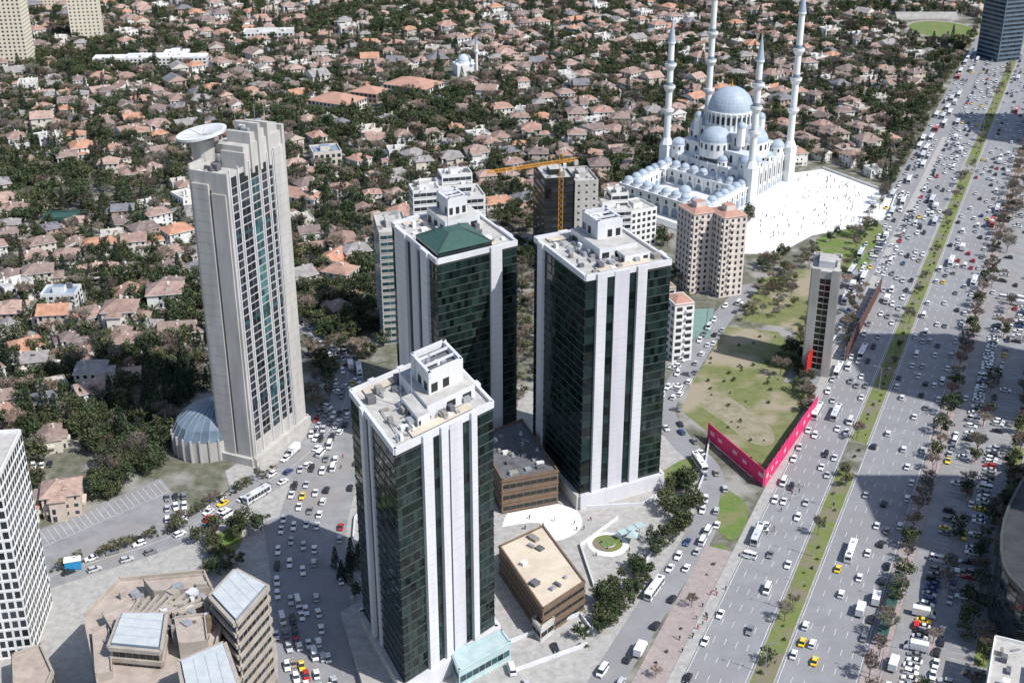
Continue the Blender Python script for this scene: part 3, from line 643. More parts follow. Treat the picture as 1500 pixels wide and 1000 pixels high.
# ------------------------------------------------------------------ right side buildings
block('glass_office_tower',[(236,290),(274,290),(274,330),(236,330)],156,44,m_conc,glass=m_glassd,bands=True,bay=4)
block('glass_office_tower',[(280,388),(330,388),(330,440),(280,440)],186,50,m_conc,glass=m_glassd,bands=True,bay=4)
block('glass_office_tower',[(436,765),(486,765),(486,830),(436,830)],165,40,m_conc,glass=m_glassd,bands=True,bay=4)
mall=smooth([RW(38,64),RW(50,57),RW(75,55),RW(105,59),RW(135,67),RW(158,80),RW(168,96)],3)+[RW(168,140),RW(38,140)]
mbm=MB(); mall=ccw(mall); mbm.prism(mall,0,24,m_dark,m_roofk)
for i in range(len(mall)):
    p,q=mall[i],mall[(i+1)%len(mall)]; l=math.hypot(q[0]-p[0],q[1]-p[1])
    panes(mbm,p,q,.01,.99,.5,23,max(1,int(l/2)),8,.05,m_glassd,tilt=.03)
    for j in range(9): slab(mbm,p,q,0,1,.3+j*22.7/8-.1,.3+j*22.7/8+.1,0,.15,m_mull)
    slab(mbm,p,q,0,1,23.2,24.8,-.5,.3,m_mull)
for i in range(12):
    for j in range(5):
        a,b=RW(52+i*9,74+j*12); mbm.box(a,b,24,7.4,4,1.0,m_mull,PHI,top=m_glassd)
for k in range(110):
    x,y=RW(U_(48,150),U_(76,135)); mbm.box(x,y,24,U_(1,5),U_(1,4),U_(.6,3.5),random.choice([m_metal,m_concd,m_roofd,m_dark,m_roofk]),PHI)
mbm.obj('dark_mall_building')
block('dark_mall_building',[RW(176,86),RW(260,92),RW(260,130),RW(176,130)],20,5,m_dark,glass=m_glassd,bands=True,bay=3,roofn=30,roof=m_roofk)
block('white_shop_building',[RW(0,58),RW(30,58),RW(30,84),RW(0,84)],13,3,m_white,glass=m_glassb,bands=True,roof=m_roofg,roofn=26)
block('white_shop_building',[RW(330,125),RW(380,125),RW(380,155),RW(330,155)],14,4,m_wall,roofn=8)
mb=MB(); a=RW(30,28);b=RW(66,28)
slab(mb,a,b,0,1,3,3.3,-1.5,1.5,m_copper)
for k in range(10): c=fp(a,b,k/9.,-1); mb.beam((*c,.13),(*c,3),.18,m_metal)
slab(mb,a,b,0,1,.5,2.6,1.3,1.38,m_cgl); mb.obj('bus_shelter')
# ------------------------------------------------------------------ houses
def roof_hip(mb,x0,x1,y0,y1,z,h,o=.6,gable=False):
    x0-=o;x1+=o;y0-=o;y1+=o; w,d=x1-x0,y1-y0
    if w>=d: i=0 if gable else d/2*.9; r=[(x0+i,(y0+y1)/2),(x1-i,(y0+y1)/2)]; q=[(x0,y0),(x1,y0),(x1,y1),(x0,y1)]
    else: i=0 if gable else w/2*.9; r=[((x0+x1)/2,y0+i),((x0+x1)/2,y1-i)]; q=[(x1,y0),(x1,y1),(x0,y1),(x0,y0)]
    A,B,C,D=[(*p,z) for p in q]; E,Fv=(*r[0],z+h),(*r[1],z+h)
    mb.face([A,B,Fv,E],m_tile); mb.face([C,D,E,Fv],m_tile)
    mt=m_wall if gable else m_tile
    mb.face([B,C,Fv],mt); mb.face([D,A,E],mt)
    mb.frus(ccw(q),z-.22,ccw(q),z,m_wall,cap=False)
def house_mesh(i):
    rr=random.Random(i); mb=MB(); w=rr.uniform(10,15.5); d=rr.uniform(9,13); fl=rr.choice([2,2,3,3]); h=fl*2.9
    parts=[(-w/2,w/2,-d/2,d/2,h)]
    if i%2: parts.append((w/2-.5,w/2+rr.uniform(3,5),-d/2,d/2*rr.uniform(-.1,.5),h-(2.9 if fl>2 else 0)-.02))
    if i%3==0: parts.append((-w*.3,w*.12,-d/2-rr.uniform(2,4),-d/2+.5,h-.6))
    if i%5==2: parts.append((-w/2-rr.uniform(3,4.5),-w/2+.4,-d*.2,d/2-.1,h-2.9))
    for (x0,x1,y0,y1,hh) in parts:
        P=[(x0,y0),(x1,y0),(x1,y1),(x0,y1)]; mb.prism(P,0,hh,m_wall)
        if i%7==6 and x0==-w/2:
            parapet(mb,P,hh,.8,.25,m_wall); mb.box(0,0,hh,3,2.4,2.4,m_wall); mb.face([(x0+.3,y0+.3,hh+.02),(x1-.3,y0+.3,hh+.02),(x1-.3,y1-.3,hh+.02),(x0+.3,y1-.3,hh+.02)],m_roofg)
        else: roof_hip(mb,x0,x1,y0,y1,hh,min(x1-x0,y1-y0)*.26,gable=(i%4==1))
        for k in range(4):
            p,q=P[k],P[(k+1)%4]; l=math.hypot(q[0]-p[0],q[1]-p[1]); n=max(1,int(l/2.6))
            for f in range(int(hh/2.8)):
                for c in range(n):
                    if rr.random()<.75:
                        u=(c+.5)/n; hw=.45/l*rr.uniform(.8,1.6); z=f*2.9+.9; t=1.3 if rr.random()<.7 else 2; z=z if t<2 else z-.7
                        mb.face([(*fp(p,q,u-hw,.03),z),(*fp(p,q,u+hw,.03),z),(*fp(p,q,u+hw,.03),z+t),(*fp(p,q,u-hw,.03),z+t)],m_win)
            if rr.random()<.5: slab(mb,p,q,.2,.7,2.8,3.7,.05,1.3,m_wall)
    for k in range(rr.choice([1,2])): mb.box(rr.uniform(-w*.3,w*.3),rr.uniform(-d*.25,d*.25),h,.8,.8,rr.uniform(2.4,3.4),m_wall)
    if i%2==0:
        mb.box(w*.15,-d*.27,h,2,2.2,1.7,m_wall); roof_hip(mb,w*.15-1,w*.15+1,-d*.27-1.1,-d*.27+1.1,h+1.7,.7,.2)
    if i%3==1: mb.box(-w*.1,d*.2,h+.8,1.8,1.1,.9,m_win,0)
    slab(mb,(-w/2,-d/2),(w/2,-d/2),.43,.52,0,2.1,0,.08,m_brown)
    return mb.mesh('house_%d'%i)
HM=[house_mesh(i) for i in range(18)]
# ------------------------------------------------------------------ trees
def tube(mb,a,b,r0,r1,mt,n=5):
    a=Vector(a);b=Vector(b);d=(b-a).normalized();u=d.orthogonal().normalized();v=d.cross(u)
    A=[a+(u*math.cos(t)+v*math.sin(t))*r0 for t in [2*math.pi*k/n for k in range(n)]]
    B=[b+(u*math.cos(t)+v*math.sin(t))*r1 for t in [2*math.pi*k/n for k in range(n)]]
    for k in range(n): mb.face([A[k],A[(k+1)%n],B[(k+1)%n],B[k]],mt)
def leaves(mb,C,rad,n,s,mt,flat=1.):
    for _ in range(n):
        d=rng.normal(size=3); d/=np.linalg.norm(d); r=rad*rng.uniform(.55,1.05); p=Vector((C[0]+d[0]*r,C[1]+d[1]*r,C[2]+d[2]*r*flat))
        nn=Vector(d)+Vector(rng.normal(size=3))*.6; nn.normalize(); u=nn.orthogonal().normalized(); v=nn.cross(u); t=rng.uniform(0,6.28)
        u2=u*math.cos(t)+v*math.sin(t); v2=nn.cross(u2); z=s*rng.uniform(.6,1.3)
        mb.face([p+u2*z*.5,p+v2*z*.35,p-u2*z*.5,p-v2*z*.35],mt)
def broad(seed,h,cr,nc,nl,s,mt):
    rr=random.Random(seed); mb=MB(); tube(mb,(0,0,0),(.1,.1,h*.4),.28,.18,m_bark,6)
    for k in range(nc):
        t=rr.uniform(0,6.28); q=math.sqrt(rr.random())*cr*.78; z=h*rr.uniform(.42,.88)-q*.15
        c=(q*math.cos(t),q*math.sin(t),z); 
        if k%2==0: tube(mb,(.1,.1,h*rr.uniform(.25,.4)),c,.12,.04,m_bark,4)
        leaves(mb,c,cr*rr.uniform(.26,.46),nl,s,mt,.8)
    return mb.mesh('tree_crown')
def conifer(seed,h,cr,mt):
    rr=random.Random(seed); mb=MB(); tube(mb,(0,0,0),(0,0,h*.9),.25,.05,m_bark,5)
    n=int(h*1.7)
    for k in range(n):
        f=k/n; z=h*(.1+.9*f); r=cr*(1-f)**.8+.15
        for j in range(int(5+8*(1-f))):
            t=rr.uniform(0,6.28); leaves(mb,(r*.7*math.cos(t),r*.7*math.sin(t),z-r*.15),r*.3+.2,5,.7,mt,.7)
    return mb.mesh('conifer_crown')
def bare(seed,h,cr):
    rr=random.Random(seed); mb=MB(); tube(mb,(0,0,0),(0,0,h*.35),.25,.18,m_bark,6)
    def rec(p,d,l,r,dep):
        e=p+d*l; tube(mb,p,e,r,r*.6,m_bark if dep<2 else m_twig,3 if dep>1 else 4)
        if dep==3:
            for _ in range(9):
                q=p.lerp(e,rr.random()); dd=(d+Vector((rr.uniform(-1,1),rr.uniform(-1,1),rr.uniform(-.3,1)))).normalized()*rr.uniform(.6,1.4)
                s=dd.orthogonal().normalized()*.09; mb.face([q-s,q+s,q+dd],m_twig)
            return
        for _ in range(4 if dep<2 else 3):
            dd=(d*.9+Vector((rr.uniform(-1,1),rr.uniform(-1,1),rr.uniform(-.2,.7)))).normalized(); rec(e if rr.random()<.6 else p.lerp(e,.6),dd,l*.68,r*.6,dep+1)
    for k in range(4):
        t=k*1.57+rr.uniform(-.4,.4); rec(Vector((0,0,h*.33)),Vector((math.cos(t)*.6,math.sin(t)*.6,1)).normalized(),h*.26,.15,0)
    return mb.mesh('bare_crown')
T_b=[broad(i,11,4.7,16,36,1.0,m_leaf) for i in range(4)]; T_o=[broad(20+i,8,3.9,13,34,.85,m_leaf2) for i in range(3)]
T_c=[conifer(i,13+i*2,3.0+.4*i,m_leafc) for i in range(3)]; T_x=[bare(i,11,4) for i in range(4)]
T_h=[broad(40+i,1.9,1.3,7,26,.45,m_leafl) for i in range(2)]
def tree(x,y,kind,s=1,parent=None):
    nm,L={'b':('broadleaf_tree',T_b),'o':('olive_tree',T_o),'c':('conifer_tree',T_c),'x':('bare_tree',T_x),'h':('garden_shrub',T_h)}[kind]
    inst(nm,random.choice(L),x,y,0,U_(0,6.28),(s*U_(.85,1.2),s*U_(.85,1.2),s*U_(.8,1.2)),parent)
def inpoly(x,y,P):
    r=False;j=len(P)-1
    for i in range(len(P)):
        if (P[i][1]>y)!=(P[j][1]>y) and x<(P[j][0]-P[i][0])*(y-P[i][1])/(P[j][1]-P[i][1])+P[i][0]: r=not r
        j=i
    return r
Z0=GP([(-900,1200),(-400,760),(0,720),(55,690),(130,640),(235,560),(300,480),(450,480),(500,520),(560,440),(560,345),(700,335),(800,325),(880,310),(960,264),(1020,243),(1150,245),(1215,240),(1320,272),(1500,450),(1900,1200)])
EXB=[(at(220,100),50,20),(at(395,62),26,14),(at(500,165),26,20),(at(605,140),26,20),(at(540,150),14,14),(at(475,242),13,13),(at(88,455),12,10),(at(88,332),12,9),(at(680,112),16,16),(at(125,62),18,18),(at(20,98),18,18),(at(1382,44),42,58),(at(1465,90),18,20)]
def free(x,y,m=0):
    if inpoly(x,y,Z0): return False
    w=(x-S0[0])*Wd[0]+(y-S0[1])*Wd[1]; s=(x-S0[0])*Ud[0]+(y-S0[1])*Ud[1]
    if -(42 if s>180 else 32)-m<w<(125 if s<600 else 84 if s<900 else 40)+m: return False
    for (c,a,b) in EXB:
        if abs(x-c[0])<a+m and abs(y-(c[1]+7))<b+m: return False
    return True
def inview(x,y): return 380<y<1560 and abs(x)<.43*(y*.906+101)+45
def D(a,b):
    t=.42; x=a+14*math.sin(b/95.)+9*math.sin(b/37.+1); y=b+16*math.sin(a/120.)+8*math.sin(a/51.+2)
    return (x*math.cos(t)-y*math.sin(t), x*math.sin(t)+y*math.cos(t))
far=bpy.data.objects.new('distant_tree_mass',None); add(far)
hs={}
def mark(x,y,r):
    hs.setdefault((int(x//12),int(y//12)),[]).append((x,y,r))
def hit(x,y,m):
    i,j=int(x//12),int(y//12)
    for a in(-1,0,1):
        for b in(-1,0,1):
            for (u,v,r) in hs.get((i+a,j+b),()):
                if (x-u)**2+(y-v)**2<(r+m)**2: return True
    return False
for (px,py,r,s) in [(180,480,.1,1.25),(245,455,.2,1.3),(262,500,.15,1.2),(95,745,.25,1.0),(20,760,.3,.9),(20,470,.1,1.2),(60,420,.3,1.1),(150,370,.2,1.1),(490,395,-.4,1.2),(440,300,-.4,1.2),(500,420,-.4,1.1)]:
    x,y=at(px,py); inst('tiled_roof_house',random.choice(HM),x,y,0,r,s); mark(x,y,7)
strt=MB(); carspots=[]; nh=0
for jb in range(-8,50):
    b=jb*42
    seg=[]
    for ia in range(-200,220):
        a=ia*9.2; x,y=D(a,b)
        if inview(x,y) and free(x,y,2): seg.append((x,y))
        else:
            if len(seg)>2: polystrip(strt,seg,5,.034,m_asph2)
            seg=[]
        if inview(x,y) and free(x,y,8) and ia%2==0:
            dens=.22+.2*math.sin(x/83.+1)*math.sin(y/67.)
            for sd in(-1,1):
                if R_()<dens: continue
                a2=a+U_(-3.5,3.5); b2=b+sd*U_(10.8,15); x2,y2=D(a2,b2)
                if hit(x2,y2,3.5) or not free(x2,y2,4): continue
                e=D(a2+1,b2); rot=math.atan2(e[1]-y2,e[0]-x2)+(math.pi if sd>0 else 0)+U_(-.3,.3)+(math.pi/2 if R_()<.35 else 0)
                k=U_(.76,1.16); inst('tiled_roof_house',random.choice(HM),x2,y2,0,rot,(k,k,k*U_(.8,1.1))); mark(x2,y2,4.9*k); nh+=1
            if R_()<.35:
                e=D(a+1,b); carspots.append((x-(e[1]-y)*1.9,y+(e[0]-x)*1.9,math.atan2(e[1]-y,e[0]-x)))
    if len(seg)>2: polystrip(strt,seg,5,.034,m_asph2)
for ja in range(-12,14):
    seg=[]
    for ib in range(-40,240):
        x,y=D(ja*112+4,ib*8)
        if inview(x,y) and free(x,y,2): seg.append((x,y))
        else:
            if len(seg)>2: polystrip(strt,seg,5,.030,m_asph2)
            seg=[]
strt.obj('residential_street_road')
nt_=0; yy=390.
while yy<1560:
    stp=6.2 if yy<1000 else 7.0
    xx=-720.
    while xx<760:
        x=xx+U_(-3,3); y=yy+U_(-3,3); xx+=stp
        if not inview(x,y) or hit(x,y,.3) or not free(x,y,1): continue
        if R_()<.15: continue
        k=random.choices('bxoch',[.42,.29,.16,.11,.02])[0]
        n_=math.sin(x/70.)*math.sin(y/55.+1)
        if n_>.4 and R_()<.6: k='b'
        tree(x,y,k,U_(.5,1.05)+(.18 if n_>.3 else 0),far if y>620 else None); nt_+=1
    yy+=stp
print('houses',nh,'trees',nt_)
def zone(px,n,kinds,s0,s1):
    P=GP(px); xs=[p[0] for p in P]; ys=[p[1] for p in P]; c=0;t=0
    while c<n and t<n*40:
        t+=1; x=U_(min(xs),max(xs)); y=U_(min(ys),max(ys))
        if inpoly(x,y,P) and not hit(x,y,0): tree(x,y,random.choice(kinds),U_(s0,s1)); c+=1
zone([(20,655),(45,590),(235,590),(250,650),(140,670),(110,640)],75,'bbc',.7,1.0)
zone([(125,705),(240,665),(245,690),(150,740)],40,'bb',.5,.8)
zone([(130,650),(250,600),(255,690),(150,705)],44,'bbx',.5,.9)
zone([(0,720),(60,690),(65,750),(20,780),(0,790)],14,'bx',.5,.8)
zone([(0,600),(110,600),(120,520),(0,520)],16,'bxo',.6,.9)
zone([(170,560),(245,500),(330,470),(330,560),(250,600)],34,'cbx',.7,1.0)
zone([(250,560),(330,545),(325,575),(262,600)],10,'c',.8,1.1)
zone([(275,820),(310,775),(375,755),(388,785),(350,835),(300,860)],26,'bxo',.45,.75)
zone([(450,520),(560,470),(560,520),(500,540),(460,590)],34,'bxo',.5,.8)
zone([(440,560),(480,545),(500,600),(450,610)],10,'oxh',.5,.9)
zone([(450,480),(560,440),(560,480),(500,510)],24,'bbx',.6,.9)
zone([(865,900),(930,822),(960,845),(880,935)],38,'bb',.4,.7)
zone([(945,800),(1000,760),(1010,785),(960,815)],14,'bo',.4,.65)
zone([(975,745),(995,700),(1035,715),(1030,765),(990,790)],22,'bb',.5,.8)
zone([(1080,470),(1120,400),(1170,400),(1160,480)],30,'xxxo',.4,.7)
zone([(1160,500),(1190,530),(1190,600),(1172,615)],44,'xxbo',.35,.6)
zone([(1005,600),(1030,540),(1070,480),(1150,490),(1150,560),(1120,690),(1040,630)],34,'h',.4,.9)
zone([(1040,640),(1060,645),(1120,690),(1115,702)],14,'h',.6,1.2)
zone([(1090,410),(1130,375),(1200,360),(1190,400)],18,'xob',.5,.8)
zone([(1200,350),(1290,332),(1280,345),(1210,370)],8,'xb',.5,.8)
zone([(1215,420),(1275,400),(1240,520),(1215,500)],24,'xxo',.4,.7)
zone([(830,950),(870,905),(860,960)],8,'bh',.5,.7)
zone([(480,830),(530,800),(520,900)],10,'bc',.4,.6)
zone([(690,540),(790,500),(790,620),(740,620)],26,'bxo',.5,.8)
zone([(745,380),(795,380),(795,520),(750,520)],44,'bxo',.5,.9)
zone([(905,420),(1000,400),(1000,470),(930,500)],30,'bxo',.5,.85)
zone([(1085,330),(1100,310),(1110,340)],3,'b',.5,.7)
zone([(700,330),(900,318),(980,350),(980,400),(700,420)],90,'bbx',.5,.9)
zone([(560,340),(700,330),(700,420),(560,460)],50,'bx',.5,.9)
for k in range(26):
    c=G(40+k*9.2,848-k*3.1); tree(c[0],c[1]-1,random.choice('ooh'),.45 if k%2 else .6)
for k in range(18):
    c=G(250+k*8,772-k*4.2); tree(c[0],c[1],random.choice('oxh'),.5)
for s in range(-40,900,6):
    x,y=RW(s+U_(-2,2),U_(-2,2)); tree(x,y,random.choice('hhhhhhox'),U_(.4,.7))
for s in range(-30,640,9):
    x,y=RW(s+U_(-2,2),28.4+U_(-1,1)); tree(x,y,random.choice('xxxb'),U_(.5,.8))
    if s>190: x,y=RW(s,-40+U_(-2,2)); tree(x,y,random.choice('xbo'),U_(.5,.9))
for s in range(640,1400,9):
    for w in(-42,30,50,58,70): 
        if R_()<.8: x,y=RW(s+U_(-3,3),w+U_(-3,3)); tree(x,y,random.choice('xbo'),U_(.6,1))
for s in range(-60,330,30):
    for k in range(4):
        x,y=RW(s+3+k*5.6+U_(-1,1),56+U_(-1,1))
        if not inpoly(x,y,mall): tree(x,y,random.choice('xxxb'),U_(.5,.85))
    for k in range(3):
        if R_()<.7: x,y=RW(s+3+k*5.6+U_(-1,1),42); tree(x,y,random.choice('xxb'),U_(.5,.8))
for s in range(44,150,5):
    x,y=RW(s+U_(-1,1),50.5+U_(-1.5,1.5)+(max(0,s-95)**2)/260.); tree(x,y,random.choice('xbbo'),U_(.5,.85))
for _ in range(60):
    s=U_(180,330); x,y=RW(s,U_(78,92)); tree(x,y,random.choice('xxb'),U_(.5,.9))
for _ in range(110):
    s=U_(330,640); x,y=RW(s,random.choice([66,67,99,100,121,122,33])+U_(-2,2)); tree(x,y,random.choice('xxbb'),U_(.5,.9))
for s in range(-70,60,6):
    if R_()<.5: x,y=RW(s,-29+U_(-2,2)); tree(x,y,random.choice('xh'),U_(.4,.6))
# ------------------------------------------------------------------ vehicles
def loft(mb,st,mt,smooth=False):
    rings=[[(x,-hb,zb),(x,-hb*1.0,(zb+zt)/2),(x,-ht,zt),(x,ht,zt),(x,hb,(zb+zt)/2),(x,hb,zb)] for x,zb,zt,hb,ht in st]
    for a,b in zip(rings,rings[1:]):
        for k in range(6): mb.face([a[k],b[k],b[(k+1)%6],a[(k+1)%6]],mt,smooth)
    mb.face(rings[0],mt); mb.face(rings[-1][::-1],mt)
def wheels(mb,xs,hw,r):
    for x in xs:
        for s in(-1,1):
            y0=s*(hw-.22); y1=s*(hw+.02); n=10
            A=[(x+r*math.cos(2*math.pi*k/n),r+r*math.sin(2*math.pi*k/n)) for k in range(n)]
            for k in range(n): mb.face([(A[k][0],y0,A[k][1]),(A[(k+1)%n][0],y0,A[(k+1)%n][1]),(A[(k+1)%n][0],y1,A[(k+1)%n][1]),(A[k][0],y1,A[k][1])],m_tyre)
            mb.face([(a,y1,b) for a,b in A],m_tyre); mb.face([(x+(a-x)*.55,y1+s*.01,r+(b-r)*.55) for a,b in A],m_metal)
def car_mesh(L,W,Hh,paint,kind):
    mb=MB(); h=L/2; hw=W/2; bl=.62*Hh
    loft(mb,[(-h,.35,bl*.85,hw*.86,hw*.8),(-h+.25,.25,bl*.98,hw*.97,hw*.9),(-h+.9,.22,bl,hw,hw*.93),(h-1.3,.22,bl,hw,hw*.93),(h-.5,.22,bl*.88,hw*.98,hw*.88),(h-.05,.3,bl*.7,hw*.88,hw*.78)],paint,False)
    if kind=='sedan': c=[(-h+.55,bl),(-h+1.35,Hh),(h-2.15,Hh),(h-1.25,bl)]
    elif kind=='suv': c=[(-h+.12,bl),(-h+.45,Hh),(h-2.05,Hh),(h-1.3,bl)]
    else: c=[(-h+.05,bl),(-h+.15,Hh),(h-1.2,Hh),(h-.6,bl)]
    (x0,z0),(x1,z1),(x2,z2),(x3,z3)=c; a=hw*.9;b=hw*.76
    B=[(x0,-a,z0-.02),(x3,-a,z0-.02),(x3,a,z0-.02),(x0,a,z0-.02)]; T=[(x1,-b,z1-.05),(x2,-b,z1-.05),(x2,b,z1-.05),(x1,b,z1-.05)]
    for k in range(4): mb.face([B[k],B[(k+1)%4],T[(k+1)%4],T[k]],m_cgl)
    loft(mb,[(x1-.02,z1-.07,z1,b+.02,b-.06),(x2+.02,z1-.07,z1,b+.02,b-.08)],paint)
    xm=(x1+x2)/2
    for s in(-1,1):
        for xx in([xm] if kind!='van' else [xm-.8,xm+.6]): mb.face([(xx-.06,s*(a+.012),z0),(xx+.06,s*(a+.012),z0),(xx+.06,s*(b+.012),z1-.05),(xx-.06,s*(b+.012),z1-.05)],paint)
        mb.box(x3-.35,s*(hw+.06),bl-.02,.18,.14,.14,paint)
        mb.box(h-.22,s*hw*.66,bl*.62,.25,.38,.14,m_lampw); mb.box(-h+.08,s*hw*.7,bl*.68,.14,.32,.16,m_lampr)
    mb.box(h-.06,0,.32,.08,W*.6,.16,m_tyre)
    wheels(mb,[-h+.85,h-.85],hw,.32); return mb
me_sedan=car_mesh(4.5,1.8,1.45,m_paint,'sedan').mesh('sedan'); me_suv=car_mesh(4.4,1.85,1.65,m_paint,'suv').mesh('suv')
me_van=car_mesh(5.4,2.0,2.3,m_vwhite,'van').mesh('van')
tx=car_mesh(4.5,1.8,1.45,m_taxi,'sedan'); tx.box(-.1,0,1.44,.2,.7,.18,m_lampw); me_taxi=tx.mesh('taxi')
me_red=car_mesh(4.4,1.8,1.5,m_red,'suv').mesh('redcar')
def bus_mesh():
    mb=MB(); L,W,Hh=11.6,2.5,3.1; h=L/2
    loft(mb,[(-h,.4,Hh-.25,W/2*.96,W/2*.86),(-h+.25,.32,Hh-.05,W/2,W/2*.93),(h-.3,.32,Hh-.05,W/2,W/2*.93),(h,.4,Hh-.3,W/2*.95,W/2*.86)],m_busr)
    for s in(-1,1):
        for k in range(7):
            x=-h+.5+k*1.5; mb.face([(x,s*(W/2+.01),1.25),(x+1.35,s*(W/2+.01),1.25),(x+1.35,s*(W/2-.0),2.0),(x,s*(W/2-.0),2.0)],m_cgl)
            mb.face([(x,s*(W/2+.012),2.0),(x+1.35,s*(W/2+.012),2.0),(x+1.35,s*(W/2-.05),2.6),(x,s*(W/2-.05),2.6)],m_cgl)
    mb.face([(h+.012,-1.05,1.2),(h+.012,1.05,1.2),(h+.01,1.0,2.6),(h+.01,-1.0,2.6)],m_cgl); mb.face([(-h-.01,-.9,1.5),(-h-.01,.9,1.5),(-h-.01,.9,2.5),(-h-.01,-.9,2.5)],m_cgl)
    mb.box(-1.5,0,Hh-.05,2.6,1.7,.28,m_vwhite); mb.box(3,0,Hh-.05,.9,.8,.15,m_metal); mb.box(-4.2,0,Hh-.05,1.2,1.2,.14,m_roofd)
    for s in(-1,1): mb.box(h-.05,s*.9,.6,.1,.4,.2,m_lampw); mb.box(h+.1,s*1.32,1.9,.15,.18,.45,m_tyre)
    wheels(mb,[-h+2.6,h-2.4],W/2,.48); return mb.mesh('bus')
def truck_mesh():
    mb=MB(); loft(mb,[(1.9,.5,2.3,1.05,.95),(2.3,.45,2.4,1.1,1.0),(3.4,.45,1.5,1.1,.95)],m_vwhite)
    mb.face([(2.45,-.9,2.3),(2.45,.9,2.3),(3.35,.95,1.55),(3.35,-.95,1.55)],m_cgl)
    mb.box(-.9,0,.8,5.2,2.3,2.3,m_vwhite); mb.box(-.9,0,.5,5.3,1.2,.3,m_tyre); mb.box(3.42,0,.5,.1,1.9,.25,m_tyre); wheels(mb,[-2.2,2.5],1.1,.42); return mb.mesh('truck')
me_bus=bus_mesh(); me_truck=truck_mesh()
nc_=0
def veh(x,y,rot,moving=True,busp=.03,z=.06):
    global nc_; nc_+=1
    k=R_()
    if k<busp: inst('city_bus',me_bus,x,y,z,rot); return 11
    if k<busp+.015: inst('box_truck',me_truck,x,y,z,rot); return 7
    if k<busp+.08: inst('minibus_van',me_van,x,y,z,rot); return 5.5
    if k<busp+.105: inst('yellow_taxi',me_taxi,x,y,z,rot); return 4.5
    if k<busp+.5: inst('suv_car',me_suv,x,y,z,rot); return 4.5
    inst('sedan_car',me_sedan,x,y,z,rot); return 4.5
for w in(-5.7,-9.1,-12.5,-15.9,-19.2,5.8,9.3,12.8,16.3,19.8,23.2):
    s=-90+U_(0,20)
    while s<1300:
        x,y=RW(s,w+U_(-.4,.4)); L=veh(x,y,PHI+(math.pi if w<0 else 0)+U_(-.03,.03),True,.04)
        mean=(40 if s<110 else 17 if s<330 else 12) if w<0 else (32 if s<160 else 17)
        if w<-18: mean*=.2
        if w>23: mean*=.4
        s+=L+4+random.expovariate(1/mean)
for w in(-27.3,-30.5,-35):
    s=200.
    while s<900:
        x,y=RW(s,w+U_(-.4,.4)); L=veh(x,y,PHI+math.pi+U_(-.05,.05),True,.2); s+=L+1.5+random.expovariate(1/8)
def parkrows(s0,s1,ws,fill,rot=math.pi/2,stp=2.9):
    for w in ws:
        s=s0
        while s<s1:
            wl=48 if 0<s<172 else 92
            f=fill*(.6+.55*math.sin(s/31.+w))
            if R_()<f and w<wl:
                x,y=RW(s,w+U_(-.3,.3)); 
                veh(x,y,PHI+rot+(math.pi if R_()<.4 else 0)+U_(-.05,.05),False,0)
            s+=stp*(1 if rot else 1.9)
parkrows(-60,330,(38,47.5,62,74),.85); parkrows(-60,330,(33.2,44,68),.4,0); parkrows(340,620,(36,48,60,72,84),.4); parkrows(340,880,(42,54),.35,0)
def along(pl,offs,mean,busp=.03,flip=True,z=.055):
    for o in offs:
        d=U_(0,6); acc=0
        for a,b in zip(pl,pl[1:]):
            l=math.hypot(b[0]-a[0],b[1]-a[1]); r=math.atan2(b[1]-a[1],b[0]-a[0])
            while d<acc+l:
                t=(d-acc)/l; x=a[0]+(b[0]-a[0])*t-math.sin(r)*o; y=a[1]+(b[1]-a[1])*t+math.cos(r)*o
                L=veh(x,y,r+(math.pi if o>0 and flip else 0)+U_(-.05,.05),True,busp,z); d+=L+1+random.expovariate(1/mean)
            acc+=l
along(svc,(-2.3,2.3),14,.12); along(svc,(-4.2,),22)
along(stA,(-5,-1.8,1.8,5),8,.02); along(stB,(-10,-6,-1.8,1.8,10),8,.02,z=.065)
def pzone(px,rot,fill=.6,dx=2.9,dy=7,z=.065):
    P=GP(px); xs=[p[0] for p in P]; ys=[p[1] for p in P]; c,s=math.cos(rot),math.sin(rot); cx=sum(xs)/len(xs); cy=sum(ys)/len(ys); j=-12
    while j<13:
        for i in range(-30,31):
            x=cx+i*dx*c-j*dy*s; y=cy+i*dx*s+j*dy*c
            if inpoly(x,y,P) and R_()<fill: veh(x,y,rot+math.pi/2+U_(-.06,.06)+(math.pi if R_()<.5 else 0),False,0,z)
        j+=1
pzone([(400,900),(440,880),(520,1060),(420,1060)],.3,.65); pzone([(225,735),(262,715),(290,755),(255,775)],.25,.7)
pzone([(38,655),(75,640),(85,685),(50,700)],.3,.6); pzone([(450,520),(520,500),(530,560),(480,600)],.9,.35)
pzone([(980,540),(1010,520),(1000,600),(975,610)],1.1,.4,z=.07); pzone([(1270,380),(1330,300),(1345,330),(1300,420)],PHI,.5)
pzone([(740,960),(820,930),(850,990),(760,1030)],.2,.25); pzone([(1095,770),(1140,760),(1120,800),(1080,830)],PHI,.5)
for (x,y,r) in carspots: veh(x,y,r,False,0,.04)
for (px,py,n) in [(1175,942,'t'),(1193,970,'t'),(1342,917,'r'),(1246,812,'b')]:
    x,y=at(px,py)
    if n=='t': inst('yellow_taxi',me_taxi,x,y,.06,PHI)
    if n=='r': inst('red_car',me_red,x,y,.06,PHI)
    if n=='b': inst('city_bus',me_bus,x,y,.06,PHI)
print('vehicles',nc_)
